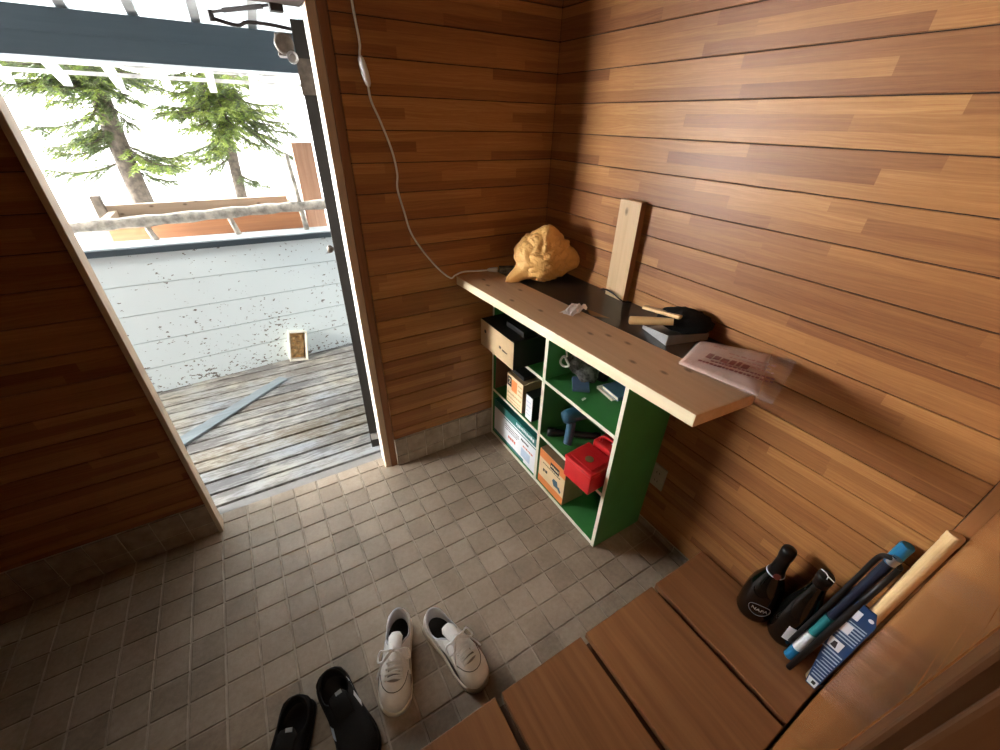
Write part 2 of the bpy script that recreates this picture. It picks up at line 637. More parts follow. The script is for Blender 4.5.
M['clear'] = clear_material()
M['leather'] = plain('white_leather', (0.86, 0.85, 0.83), 0.45, var=0.10, scale=26, bump=0.05)
M['leather_dirty'] = plain('grubby_white_rubber', (0.66, 0.60, 0.51), 0.6, var=0.15, scale=18)
M['lace_shade'] = plain('lace_shade_grey', (0.26, 0.25, 0.25), 0.8)
M['lining'] = plain('grey_lining', (0.50, 0.50, 0.52), 0.8)
M['insole'] = plain('black_insole', (0.012, 0.012, 0.013), 0.85)
M['lace'] = plain('white_lace', (0.90, 0.89, 0.88), 0.75)
M['stripe'] = plain('black_stripe', (0.012, 0.012, 0.013), 0.45)
M['knit'] = plain('black_knit', (0.0054, 0.0054, 0.0060), 0.75, spec=0.25, bump=0.3, bscale=200)
M['blackrubber'] = plain('black_rubber', (0.0066, 0.0066, 0.0072), 0.55, spec=0.25)
M['pot'] = plain('white_pot', (0.80, 0.76, 0.66), 0.4)
M['leaves'] = plain('dry_leaves', (0.66, 0.42, 0.19), 0.85, var=0.55, scale=30, bump=0.6)
M['greyplank'] = wood('grey_weathered_plank', (0.15, 0.18, 0.20), (0.27, 0.31, 0.34), 0, 60, 2, 0.7)
M['plate'] = plain('outlet_plate', (0.40, 0.36, 0.30), 0.4)


def text(body, size, Mx, mat, parent, name='print', depth=0.0004, align='CENTER'):
    cu = bpy.data.curves.new('text', 'FONT')
    cu.body = body
    cu.size = size
    cu.extrude = depth
    cu.align_x = align
    cu.align_y = 'CENTER'
    tmp = bpy.data.objects.new('text', cu)
    COL.objects.link(tmp)
    dg = bpy.context.evaluated_depsgraph_get()
    me = bpy.data.meshes.new_from_object(tmp.evaluated_get(dg))
    bpy.data.objects.remove(tmp)
    bpy.data.curves.remove(cu)
    me.transform(Mx)
    me.materials.clear()
    me.materials.append(mat)
    return link(bpy.data.objects.new(name, me), parent)


def marks(b, Mx, rows, h=0.0003, seed=1, fill=0.75):
    """rows = [(x0, x1, y, height, mark width)]: lines of small unreadable printed marks"""
    r = random.Random(seed)
    for x0, x1, y, ht, w in rows:
        x = x0
        while x < x1 - w * 0.5:
            ww = min(w * r.uniform(0.6, 1.2), x1 - x)
            if r.random() < fill or fill >= 0.85:
                b.box(x, x + ww, y - ht * r.uniform(.3, .5), y + ht * r.uniform(.3, .5), 0, h, Mx)
            x += ww + w * 0.3


def prints(Mx, rows, h, seed, fill, mat, parent, name='print'):
    for i, row in enumerate(rows):
        b_ = MB()
        marks(b_, Mx, [row], h, seed + i * 17, 1.0)
        if len(b_.bm.faces):
            b_.build(name, mat, parent)


# ------------------------------------------------------------------ the room shell
def board_wall(name, axis, spans, zlo, zhi, out, thick=0.018, parent=None, gap=0.0026):
    """boards with open seams; spans = [(a0,a1,zlo,zhi)] along the axis"""
    b = MB()
    for a0, a1, z0, z1 in spans:
        k0 = int(math.floor((z0 - (SEAM0 - 40 * PITCH)) / PITCH))
        k1 = int(math.ceil((z1 - (SEAM0 - 40 * PITCH)) / PITCH))
        for k in range(k0, k1):
            lo = max(SEAM0 - 40 * PITCH + k * PITCH + gap / 2, z0)
            hi = min(SEAM0 - 40 * PITCH + (k + 1) * PITCH - gap / 2, z1)
            if hi - lo < 0.006:
                continue
            if axis == 0:
                b.box(a0, a1, 0, thick, lo, hi)
            else:
                b.box(0, thick, a0, a1, lo, hi)
        b.mi = 1
        if axis == 0:
            b.box(a0, a1, 0.006, 0.03, z0, z1)
        else:
            b.box(0.006, 0.03, a0, a1, z0, z1)
        b.mi = 0
    return b.build(name, [M['panel_x'] if axis == 0 else M['panel_y'], M['seam']], parent, bevel=0.0012, seg=1)


CEIL = 2.42
wb = struct(board_wall('wall_back', 0, [(-3.05, -1.644, 0.172, CEIL), (-0.842, 0.0, 0.172, CEIL), (-1.644, -0.842, 1.845, CEIL)], 0, 0, 0))
b = MB()
b.box(-3.2, -1.68, 0.031, 0.16, -0.02, CEIL)
b.box(-0.842, 0.2, 0.031, 0.16, -0.02, CEIL)
b.box(-1.68, -0.842, 0.031, 0.16, 1.85, CEIL)
b.build('wall_core', M['seam'], wb)
wr = struct(board_wall('wall_right', 1, [(-1.612, 0.0, 0.225, CEIL), (-1.612, 0.0, 0.035, 0.2235)], 0, 0, 0))
b = MB()
b.box(0.0, 0.03, -1.655, -1.6135, 0.035, CEIL)
b.build('corner_board', M['cornerwood'], wr, bevel=0.002)
b = MB()
b.box(0.031, 0.16, -4.6, 0.03, -0.02, CEIL)
b.build('wall_core', M['seam'], wr)

# tiled skirtings
def skirting(name, axis, a0, a1, top, first):
    b = MB()
    b.mi = 1
    if axis == 0:
        b.box(a0, a1, -0.004, 0.012, 0.0, top)
    else:
        b.box(-0.004, 0.012, a0, a1, 0.0, top)
    b.mi = 0
    a = first
    while a < a1:
        lo, hi = max(a + 0.002, a0), min(a + 0.098, a1)
        if hi - lo > 0.004:
            for z0, z1 in (((0.003, 0.064), (0.068, top - 0.001)) if top > 0.1 else ((0.003, top - 0.001),)):
                if axis == 0:
                    b.box(lo, hi, -0.008, -0.003, z0, z1)
                else:
                    b.box(-0.008, -0.003, lo, hi, z0, z1)
        a += 0.1
    return struct(b.build(name, [M['skirt_tile'], M['skirt_grout']], None, bevel=0.001, seg=1))


skirting('baseboard_back', 0, -0.842, -0.008, 0.171, -0.8826)
skirting('baseboard_back_left', 0, -3.0, -1.645, 0.171, -3.0326)
skirting('baseboard_right', 1, -1.635, -0.009, 0.034, -1.667)

# wing wall between the entry and the passage
b = MB()
b.box(-0.832, 0.0, -1.76, -1.64, 0.0, CEIL)
wf = struct(b.build('wall_front', M['wingwood'], None, bevel=0.002))
b = MB()
b.box(-0.875, -0.835, -1.775, -1.640, 0.0, CEIL)
b.box(-0.887, -0.875, -1.76, -1.652, 0.0, CEIL)
b.build('end_post', M['trimwood'], wf, bevel=0.004)
b = MB()
b.box(-3.05, -1.95, -1.76, -1.64, 0.0, CEIL)
struct(b.build('wall_front_left', M['hall']))
b = MB()
b.box(-3.17, -3.05, -4.6, 0.16, -0.02, CEIL)
struct(b.build('wall_left', M['hall']))
b = MB()
b.box(-3.17, 0.16, -4.72, -4.6, -0.02, CEIL)
struct(b.build('wall_passage', M['hall']))
b = MB()
b.box(-0.02, 0.03, -4.6, -1.76, 0.0, CEIL)
struct(b.build('wall_passage_right', M['hall']))
b = MB()
b.box(-3.2, 0.2, -4.75, 0.16, CEIL, CEIL + 0.1)
ceiling = struct(b.build('ceiling', M['ceil']))
b = MB()
b.box(-3.05, 0.0, -4.6, -1.655, -0.02, 0.32)
struct(b.build('floor_passage', M['hall'], None, bevel=0.004))

# floor of square tiles
b = MB()
b.mi = 1
b.box(-3.05, 0.03, -1.66, 0.10, -0.06, -0.0035)
b.mi = 0
for i in range(-15, 17):
    for j in range(-1, 18):
        x0, x1 = -1.6326 + i * 0.1 + 0.0028, -1.6326 + (i + 1) * 0.1 - 0.0028
        y1, y0 = 0.0333 - j * 0.1 - 0.0028, 0.0333 - (j + 1) * 0.1 + 0.0028
        y1 = min(y1, 0.098)
        x1, x0 = min(x1, 0.0), max(x0, -3.05)
        if y1 - y0 < 0.01 or x1 - x0 < 0.01 or (y1 > 0.05 and not (-1.66 < (x0 + x1) / 2 < -0.86)):
            continue
        dz = rng.uniform(-0.0006, 0.0006)
        b.box(x0, x1, y0, y1, -0.012, 0.0 + dz)
struct(b.build('floor', [M['tile'], M['grout']], None, bevel=0.0018, seg=2))
b = MB()
b.box(-1.675, -0.842, 0.101, 0.176, -0.06, -0.026)
struct(b.build('trim_sill', M['sill'], None, bevel=0.004))

# door frame
b = MB()
b.box(-1.644, -1.628, -0.012, 0.050, 0.0, 1.84)
struct(b.build('trim_1', M['palejamb'], None, bevel=0.002))
b = MB()
b.box(-0.901, -0.872, 0.014, 0.042, 0.0, 1.84)
t2 = struct(b.build('trim_2', M['palejamb'], None, bevel=0.002))
b = MB()
b.box(-0.872, -0.843, 0.006, 0.03, 0.0, 1.84)
b.build('casing', M['trimwood'], t2)
b = MB()
b.box(-0.897, -0.845, 0.0425, 0.100, 0.0, 1.84)
b.box(-0.868, -0.845, 0.1005, 0.190, 0.0, 1.84)
b.build('outer_frame', M['white_frame'], t2)
b = MB()
b.box(-1.628, -0.901, -0.012, 0.10, 1.812, 1.84)
struct(b.build('trim_3', M['seam'], None, bevel=0.002))

# the opened door, seen almost edge on
dvec = Vector((0.172, 0.985, 0)).normalized()
dn = Vector((dvec.y, -dvec.x, 0))
hinge = Vector((-0.918, 0.215, 0))
MD = frame(hinge, dvec, -dn)          # local x along the leaf, y toward the left face


def dl(x, y, z):
    return MD @ Vector((x, y, z))


b = MB()
b.box(0, 0.72, -0.043, 0.0, -0.012, 1.80, MD)
door = struct(b.build('door_1', M['door_dark'], None, bevel=0.002))
b = MB()
b.box(-0.004, 0.0, -0.045, 0.002, 1.60, 1.70, MD)
b.box(-0.004, 0.10, 0.0, 0.004, 1.60, 1.70, MD)
for zz in (1.615, 1.635, 1.655, 1.675, 1.69):
    b.lathe([(0.0045, -0.003), (0.004, 0.0005)], MD @ Matrix.Translation((-0.004, -0.012 - 0.018 * ((zz * 1000) % 2), zz)) @ Matrix.Rotation(-PI / 2, 4, 'Y'), 8)
b.build('hinge_plate', M['rusty'], door)
b = MB()
b.box(-0.006, 0.0, -0.04, -0.004, 0.045, 0.085, MD)
b.build('bottom_plate', M['steel'], door)
b = MB()
Mk = MD @ Matrix.Translation((0.60, 0.0, 0.925)) @ Matrix.Rotation(-PI / 2, 4, 'X')
b.lathe([(0.012, 0), (0.010, 0.012), (0.019, 0.02), (0.021, 0.032), (0.016, 0.04), (0.002, 0.042)], Mk, 16)
b.build('door_knob', M['rusty'], door, smooth=True)
# door closer at the top of the leaf
b = MB()
b.box(0.015, 0.085, 0.004, 0.055, 1.705, 1.765, MD)
b.lathe([(0.028, -0.002), (0.030, 0.02), (0.026, 0.026)], MD @ Matrix.Translation((0.012, 0.03, 1.735)) @ Matrix.Rotation(-PI / 2, 4, 'Y'), 16)
cl = b.build('door_closer', M['rusty'], door, bevel=0.006)
b = MB()
b.lathe([(0.017, 0), (0.017, 0.024), (0.010, 0.026), (0.010, 0.012)], MD @ Matrix.Translation((0.0, 0.012, 1.700)) @ Matrix.Rotation(-PI / 2, 4, 'Y'), 14)
b.build('closer_valve', M['steel'], cl, smooth=False)
b = MB()
b.tube(smoothpath([(-0.912, 0.235, 1.776), (-0.98, 0.235, 1.782), (-1.04, 0.235, 1.781), (-1.07, 0.235, 1.771), (-1.133, 0.235, 1.781)], 4), 0.0055, 6)
b.tube([(-1.133, 0.235, 1.774), (-1.133, 0.235, 1.800)], 0.008, 8)
b.build('closer_arm', M['darkmetal'], cl)
b = MB()
b.tube([(-1.133, 0.235, 1.795), (-0.97, 0.105, 1.812)], 0.004, 6)
b.tube([(-1.10, 0.209, 1.799), (-1.00, 0.129, 1.808)], 0.0065, 6)
b.box(-0.985, -0.95, 0.085, 0.115, 1.795, 1.812)
b.build('closer_rod', M['darkmetal'], cl)

# added fill lamp, unseen in the passage behind the viewer, brightens the entry
b = MB()
b.lathe([(0.15, -0.0), (0.15, -0.03), (0.14, -0.035)], None, 28)
lm = b.build('fill_lamp_base', M['white_pl'], ceiling, loc=(-2.35, -3.0, CEIL))
lt = bpy.data.lights.new('fill_light', 'POINT')
lt.energy = 32
lt.color = (1.0, 0.80, 0.58)
lt.shadow_soft_size = 0.12
lo_ = bpy.data.objects.new('fill_light', lt)
link(lo_, lm)
lo_.location = (0, 0, -0.20)

# ------------------------------------------------------------------ porch and garden outside
b = MB()
y = 0.190
k = 0
while y < 1.62:
    x = -4.2
    while x < 1.6:
        x1 = x + rng.choice((1.8, 2.4, 3.6))
        b.box(x + 0.0015, x1 - 0.0015, y + 0.0055, y + 0.0865, -0.055, -0.03 + rng.uniform(-0.0015, 0.0015))
        x = x1
    y += 0.095
deck = struct(b.build('floor_porch', M['deck'], None, bevel=0.002, seg=1))
b = MB()
b.box(-4.2, 1.8, 0.179, 1.64, -0.2, -0.058)
b.build('joist', M['seam'], deck)

# low boarded porch wall, running slightly off square
def pw(x):           # plan line of its inner face
    return 1.456 + (x + 1.808) * 0.0835


def ptop(x):
    return 0.893 - (x + 1.93) * 0.030


b = MB()
X0, X1 = -4.2, 1.6
nb = 5
for i in range(nb):
    f0, f1 = i / nb, (i + 1) / nb
    def zz(x, f):
        return -0.03 + (ptop(x) - 0.035 + 0.03) * f
    g = 0.004
    lo = [Vector((X0, pw(X0) - 0.002, zz(X0, f0) + g)), Vector((X1, pw(X1) - 0.002, zz(X1, f0) + g)), Vector((X1, pw(X1) + 0.05, zz(X1, f0) + g)), Vector((X0, pw(X0) + 0.05, zz(X0, f0) + g))]
    hi = [Vector((X0, pw(X0) + 0.000, zz(X0, f1))), Vector((X1, pw(X1) + 0.000, zz(X1, f1))), Vector((X1, pw(X1) + 0.05, zz(X1, f1))), Vector((X0, pw(X0) + 0.05, zz(X0, f1)))]
    b.hexa(lo, hi)
b.hexa([Vector((X0, pw(X0) + 0.008, -0.06)), Vector((X1, pw(X1) + 0.008, -0.06)), Vector((X1, pw(X1) + 0.12, -0.06)), Vector((X0, pw(X0) + 0.12, -0.06))],
       [Vector((X0, pw(X0) + 0.008, ptop(X0) - 0.03)), Vector((X1, pw(X1) + 0.008, ptop(X1) - 0.03)), Vector((X1, pw(X1) + 0.12, ptop(X1) - 0.03)), Vector((X0, pw(X0) + 0.12, ptop(X0) - 0.03))])
pwall = struct(b.build('wall_porch', M['peel'], None))
b = MB()
b.mi = 0
b.hexa([Vector((x, pw(x) + dy, ptop(x) - 0.034)) for x, dy in ((X0, -0.022), (X1, -0.022), (X1, 0.0), (X0, 0.0))],
       [Vector((x, pw(x) + dy, ptop(x) + 0.0)) for x, dy in ((X0, -0.022), (X1, -0.022), (X1, 0.0), (X0, 0.0))])
b.mi = 1
b.hexa([Vector((x, pw(x) + dy, ptop(x) - 0.028)) for x, dy in ((X0, 0.001), (X1, 0.001), (X1, 0.17), (X0, 0.17))],
       [Vector((x, pw(x) + dy, ptop(x) + 0.003)) for x, dy in ((X0, 0.001), (X1, 0.001), (X1, 0.17), (X0, 0.17))])
b.build('coping', [M['bluegrey'], M['capgrey']], pwall)

# log rail on short stakes
rl = root('log_rail', 'peeling birch log rail on short stakes along the top of the white porch wall', 'railing', (-1.3, 1.64, 0.88))
o0 = Vector((-1.3, 1.64, 0.88))
b = MB()
ctrl = [(-3.2, 1.60, 1.00), (-2.3, 1.60, 0.985), (-1.95, 1.61, 0.99), (-1.55, 1.62, 1.0), (-1.1, 1.64, 1.012), (-0.75, 1.65, 1.018), (-0.3, 1.66, 1.02), (0.6, 1.68, 1.03)]
pth = [p - o0 for p in smoothpath(ctrl, 6)]
b.tube(pth, [0.031 + 0.004 * math.sin(i * 2.1) for i in range(len(pth))], 10)
b.build('rail', M['bark'], rl, smooth=True)
for x in (-2.55, -2.12, -1.69, -1.26, -0.845, -0.42):
    b = MB()
    yy = 1.63 + (x + 1.26) * 0.05
    hi = 0.98 if abs(x + 0.845) > 0.01 else 1.33
    b.tube([Vector((x + 0.004, yy, ptop(x) - 0.0)) - o0, Vector((x - 0.008, yy, (hi + 0.88) / 2)) - o0, Vector((x - 0.02, yy + 0.01, hi)) - o0], [0.018, 0.016, 0.015], 8)
    b.build('stake', M['bark'], rl, smooth=True)

# wooden trough behind the rail
tr = root('wooden_trough', 'long weathered wooden planter trough standing behind the log rail', 'planter', (-1.35, 1.95, 0.60))
o0 = Vector((-1.35, 1.95, 0.60))
def bx(b, x0, x1, y0, y1, z0, z1, o=Vector((0, 0, 0))):
    b.box(x0 - o.x, x1 - o.x, y0 - o.y, y1 - o.y, z0 - o.z, z1 - o.z)


b = MB(); bx(b, -1.92, -0.84, 1.78, 1.805, 0.62, 0.985, o0); b.build('front_board', M['trough_out'], tr, bevel=0.003)
b = MB(); bx(b, -2.0, -0.88, 2.10, 2.13, 0.62, 1.022, o0); b.build('back_board', M['trough_in'], tr, bevel=0.003)
b = MB(); bx(b, -1.94, -1.90, 1.806, 2.099, 0.62, 0.99, o0); b.build('end_board', M['trough_in'], tr)
b = MB(); bx(b, -0.88, -0.84, 1.806, 2.099, 0.62, 1.00, o0); b.build('end_board', M['trough_out'], tr)
b = MB(); bx(b, -1.995, -1.945, 2.05, 2.098, 0.60, 1.085, o0); b.build('corner_stake', M['trunk'], tr, bevel=0.004)
b = MB(); bx(b, -1.90, -0.88, 1.806, 2.099, 0.62, 0.95, o0); b.build('soil', M['trunk'], tr)
for xx in (-1.85, -0.95):
    b = MB(); bx(b, xx - 0.04, xx + 0.04, 1.80, 2.10, 0.0, 0.62, o0); b.build('leg', M['trunk'], tr)

b = MB()
b.box(-0.075, 0.06, -0.02, 0.02, 0, 1.05)
b.box(-0.075, -0.008, -0.028, -0.0205, 0.0, 1.05)
tag(b.build('timber_post', M['post_brown'], None, bevel=0.004, loc=(-0.715, 1.95, 0.33)), 'broad reddish brown board standing upright outside beside the doorway', 'post')

# beam, rafters, roof sheet
b = MB()
b.box(-4.4, 1.8, 1.50, 1.61, 1.745, 1.925)
b.box(-4.4, 1.8, 1.499, 1.50, 1.835, 1.8365)
struct(b.build('trim_beam', M['bluegrey'], None, bevel=0.004))
rg = 'porch roof rafters'
for i in range(-9, 12):
    x = -1.412 + i * 0.2565
    b = MB()
    w = 0.021
    def zr(y):
        return 1.928 - 0.30 * (y - 1.56)
    ya, yb = 0.17, 2.44
    b.hexa([Vector((-w, ya, zr(ya))), Vector((w, ya, zr(ya))), Vector((w, yb, zr(yb))), Vector((-w, yb, zr(yb)))],
           [Vector((-w, ya, zr(ya) + 0.06)), Vector((w, ya, zr(ya) + 0.06)), Vector((w, yb, zr(yb) + 0.05)), Vector((-w, yb, zr(yb) + 0.05))])
    o = b.build('trim_rafter', M['rafter_tail'], None, loc=(x, 0, 0))
    struct(o)
b = MB()
b.box(-4.4, 1.8, 2.255, 2.275, 1.715, 1.735)
b.box(-4.4, 1.8, 2.27, 2.30, 1.765, 1.785)
struct(b.build('trim_lath', M['lath'], None))
b = MB()
b.hexa([Vector((-4.4, 0.17, 2.41)), Vector((1.8, 0.17, 2.41)), Vector((1.8, 2.31, 1.768)), Vector((-4.4, 2.31, 1.768))],
       [Vector((-4.4, 0.17, 2.416)), Vector((1.8, 0.17, 2.416)), Vector((1.8, 2.31, 1.774)), Vector((-4.4, 2.31, 1.774))])
struct(b.build('ceiling_porch', M['sheet'], None))
for x in (-4.3, 1.7):
    b = MB()
    b.box(x - 0.05, x + 0.05, 1.50, 1.61, -0.1, 1.745)
    struct(b.build('trim_porch_post', M['bluegrey'], None))

# snowy slope
b = MB()
NX, NY = 120, 60
grid = []
for j in range(NY + 1):
    yy = 1.9 + (j / NY) ** 1.7 * 90
    row = []
    for i in range(NX + 1):
        xx = -50 + 100 * i / NX
        zz_ = -0.25 + 0.14 * max(0, yy - 2.2) ** 1.02 + 0.5 * noise.noise(Vector((xx * 0.12, yy * 0.12, 0)))*min(1, (yy - 1.9) / 4)
        zz_ -= 0.45 * max(0, -xx - (2.2 + 0.27 * (yy + 1.6))) ** 1.1
        row.append(b.bm.verts.new((xx, yy, zz_)))
    grid.append(row)
for j in range(NY):
    for i in range(NX):
        b.bm.faces.new((grid[j][i], grid[j][i + 1], grid[j + 1][i + 1], grid[j + 1][i]))
struct(b.build('ground_snow', M['snow'], None, smooth=True))


def ground_z(x, y):
    return -0.25 + 0.14 * max(0, y - 2.2) ** 1.02


def conifer(label, base, height, r0, targets, seed, mats, nrand, fill, group='conifers on the snowy slope'):
    """trunk plus drooping branches; targets = branch tips in world space"""
    R = random.Random(seed)
    t = root('conifer', label, 'tree', base, 0, group)
    B = Vector(base)
    b = MB()
    n = 14
    b.tube([Vector((0.03 * math.sin(i * 0.9 + seed), 0.03 * math.cos(i * 1.1 + seed), height * i / n)) for i in range(n + 1)],
           [r0 * (1 - i / n) ** 0.8 + 0.006 for i in range(n + 1)], 10)
    b.build('trunk', M['trunk'], t, smooth=True)
    bw, fa, fb = MB(), MB(), MB()

    def needles(mb, p, d, ln):
        side = d.cross(Vector((0, 0, 1)))
        if side.length < 1e-3:
            side = Vector((1, 0, 0))
        side.normalize()
        steps = max(3, int(ln / 0.016))
        for i in range(steps):
            q = p + d * (ln * i / steps)
            for s in (-1, 1):
                a = (d * R.uniform(0.5, 1.0) + side * s * R.uniform(0.4, 1.0) + Vector((0, 0, R.uniform(-0.5, 0.35)))).normalized()
                L = R.uniform(0.035, 0.07)
                w = Vector((R.uniform(-1, 1), R.uniform(-1, 1), R.uniform(-1, 1))).cross(a)
                w = w.normalized() * 0.0062
                tip = q + a * L
                mb.bm.faces.new([mb.bm.verts.new(v) for v in (q - w, q + w, tip)])

    def branch(p0, p1, bright):
        d = p1 - p0
        L = d.length
        sag = 0.10 * L
        pts = [p0 + d * f + Vector((0, 0, -sag * math.sin(PI * f))) for f in [i / 8 for i in range(9)]]
        bw.tube(pts, [0.014 * (1 - i / 9) * min(1.2, L) + 0.003 for i in range(9)], 5)
        nt = int(L / 0.026)
        for i in range(nt):
            f = 0.12 + 0.88 * (i + R.random() * 0.7) / nt
            k = min(7, int(f * 8))
            p = pts[k].lerp(pts[k + 1], f * 8 - k) if f < 1 else pts[8]
            dd = d.normalized()
            sd = dd.cross(Vector((0, 0, 1)))
            sd = sd.normalized() if sd.length > 1e-3 else Vector((1, 0, 0))
            s = 1 if i % 2 else -1
            tw = (dd * R.uniform(0.5, 0.9) + sd * s * R.uniform(0.3, 0.9) + Vector((0, 0, R.uniform(-0.6, 0.1)))).normalized()
            ln = (0.10 + 0.22 * (1 - f) + R.uniform(0, 0.10)) * min(1.0, 0.5 + 0.5 * L)
            bw.tube([p, p + tw * ln], [0.0035, 0.0015], 3)
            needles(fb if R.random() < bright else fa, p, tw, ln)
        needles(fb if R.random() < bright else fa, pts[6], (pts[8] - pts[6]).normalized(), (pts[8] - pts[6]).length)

    for (cx, cz, sx, sz, n_, br) in fill:
        for k in range(n_):
            x = cx + R.uniform(-sx, sx)
            targets = targets + [(x, B.y + R.uniform(-0.75, 0.5), cz + R.uniform(-sz, sz), R.uniform(0.1, 0.3), br)]
    for (x, y, z, rise, bright) in targets:
        tip = Vector((x, y, z)) - B
        z0 = max(0.15, min(height - 0.2, tip.z + rise))
        branch(Vector((0, 0, z0)), tip, bright)
    for i in range(nrand):
        f = (i + 0.5) / nrand
        z0 = 2.2 - B.z + f * (height - 2.5 + B.z)
        a = i * 2.4 + seed
        L = (1.25 * (1 - f) + 0.25)
        branch(Vector((0, 0, z0)), Vector((math.cos(a) * L, math.sin(a) * L, z0 - 0.25 * L)), 0.4)
    bw.build('branches', M['trunk'], t)
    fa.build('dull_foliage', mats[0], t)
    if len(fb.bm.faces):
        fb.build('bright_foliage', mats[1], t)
    return t


NM = (M['needle_a'], M['needle_b'])
conifer('tall bare-trunked conifer, thicker trunk, left of two seen through the doorway', (-2.30, 6.0, ground_z(0, 6.0) - 0.1), 7.5, 0.115, [
    (-3.05, 5.9, 1.80, 0.1, 0.3), (-2.75, 5.7, 1.62, 0.15, 0.4), (-3.35, 5.9, 1.85, 0.1, 0.3), (-2.65, 5.4, 1.75, 0.2, 0.3), (-2.9, 6.3, 1.95, 0.1, 0.3),
    (-2.45, 5.6, 1.45, 0.3, 0.6), (-2.60, 5.8, 1.18, 0.25, 0.2), (-2.75, 6.2, 1.30, 0.2, 0.0), (-2.95, 5.9, 1.10, 0.12, 0.3), (-3.15, 6.1, 0.90, 0.12, 0.1),
    (-2.0, 5.6, 1.70, 0.2, 0.3), (-1.90, 6.2, 1.62, 0.25, 0.2), (-2.05, 5.6, 1.40, 0.3, 0.1), (-2.15, 5.5, 1.85, 0.2, 0.4), (-1.75, 6.0, 1.85, 0.2, 0.3),
    (-1.72, 5.8, 1.00, -0.08, 0.7), (-1.95, 5.5, 1.02, -0.05, 0.7), (-1.62, 6.2, 1.08, -0.05, 0.3), (-1.85, 5.9, 0.75, 0.15, 0.0),
    (-2.4, 5.2, 1.95, 0.2, 0.4), (-3.2, 5.4, 1.95, 0.15, 0.4)], 3, NM, 26,
        [(-2.7, 1.85, 0.65, 0.14, 14, 0.35), (-2.0, 1.8, 0.45, 0.16, 9, 0.3), (-2.85, 1.2, 0.3, 0.18, 5, 0.15), (-1.8, 1.0, 0.3, 0.08, 4, 0.5)])
conifer('bushy bright green conifer, right of two seen through the doorway', (-1.12, 6.15, ground_z(0, 6.15) - 0.1), 6.0, 0.075, [
    (-1.75, 5.9, 1.62, 0.1, 0.6), (-1.55, 5.6, 1.75, 0.2, 0.7), (-1.65, 6.3, 1.35, 0.2, 0.6), (-1.45, 5.5, 1.40, 0.25, 0.9), (-1.30, 5.4, 1.55, 0.25, 0.9),
    (-1.05, 5.4, 1.60, 0.25, 0.9), (-0.85, 5.5, 1.68, 0.2, 0.8), (-0.95, 5.5, 1.38, 0.3, 0.8), (-0.70, 5.8, 1.55, 0.2, 0.7), (-0.50, 6.0, 1.42, 0.25, 0.3),
    (-0.22, 6.1, 1.32, 0.35, 0.2), (-0.30, 5.9, 1.45, 0.3, 0.3), (-0.26, 6.0, 0.98, 0.75, 0.1), (-0.42, 6.3, 1.20, 0.5, 0.1), (-0.75, 5.7, 1.18, 0.3, 0.6),
    (-1.35, 5.6, 1.12, 0.3, 0.5), (-1.55, 5.9, 1.10, 0.25, 0.2), (-1.45, 6.2, 0.85, 0.2, 0.0), (-0.72, 6.1, 0.62, 0.1, 0.0), (-0.90, 5.8, 0.72, 0.1, 0.0),
    (-1.20, 5.5, 1.30, 0.4, 0.9), (-1.62, 5.4, 1.90, 0.15, 0.6), (-1.2, 5.3, 1.9, 0.2, 0.8), (-0.8, 5.6, 1.92, 0.2, 0.5), (-1.0, 6.6, 1.7, 0.2, 0.5), (-1.5, 6.6, 1.7, 0.2, 0.5)], 5, NM, 22,
        [(-1.2, 1.65, 0.6, 0.28, 16, 0.7), (-0.6, 1.75, 0.4, 0.2, 7, 0.5), (-1.4, 1.15, 0.4, 0.15, 7, 0.4)])

# things on the porch deck
b = MB()
Mg = frame((-1.80, 0.806, -0.0285), (0.55, 0.426, 0), (-0.426, 0.55, 0))
b.hexa([Mg @ Vector(p) for p in ((-0.12, -0.042, 0), (0.695, -0.035, 0), (0.695, 0.036, 0), (-0.12, 0.045, 0))],
       [Mg @ Vector(p) for p in ((-0.12, -0.040, 0.014), (0.695, -0.033, 0.014), (0.695, 0.034, 0.014), (-0.12, 0.043, 0.014))])
gp = b.build('loose_board', M['greyplank'], None, bevel=0.002)
tag(gp, 'loose blue-grey weathered board lying diagonally across the porch deck', 'board')

pt = root('planter_pot', 'small white rectangular pot of dry leaves leaning on the porch wall', 'pot', (-1.118, 1.432, -0.012))
pt.rotation_euler = (math.radians(-6), math.radians(11), math.radians(5))
b = MB()
w, h, dp, e = 0.058, 0.215, 0.075, 0.007
b.box(-w, w, 0.068, dp, 0.0, h)
b.box(-w, -w + e, 0.0, 0.068, 0.0, h)
b.box(w - e, w, 0.0, 0.068, 0.0, h)
b.box(-w + e, w - e, 0.0, 0.068, 0.0, e)
b.box(-w + e, w - e, 0.0, 0.068, h - e, h)
for (a0, a1, c0, c1) in ((-w - 0.006, -w + 0.004, -0.006, h + 0.006), (w - 0.004, w + 0.006, -0.006, h + 0.006)):
    b.box(a0, a1, -0.008, 0.004, c0, c1)
for (c0, c1) in ((-0.006, 0.005), (h - 0.005, h + 0.006)):
    b.box(-w + 0.004, w - 0.004, -0.008, 0.004, c0, c1)
b.build('pot_shell', M['pot'], pt, bevel=0.003)
b = MB()
R2 = random.Random(4)
for i in range(60):
    x, z = R2.uniform(-0.044, 0.044), R2.uniform(0.016, 0.198)
    yv = R2.uniform(0.008, 0.035)
    a = R2.uniform(0, 6.28)
    ux = Vector((math.cos(a), R2.uniform(-0.5, 0.5), math.sin(a))).normalized() * 0.018
    uz = Vector((-math.sin(a), R2.uniform(-0.5, 0.5), math.cos(a))).normalized() * 0.009
    c = Vector((x * 0.8, yv, 0.1075 + (z - 0.1075) * 0.9))
    b.quad(c - ux, c - uz + Vector((0, 0.004, 0)), c + ux, c + uz)
b.box(-0.046, 0.046, 0.04, 0.067, 0.008, 0.205)
b.build('dry_leaves', M['leaves'], pt)

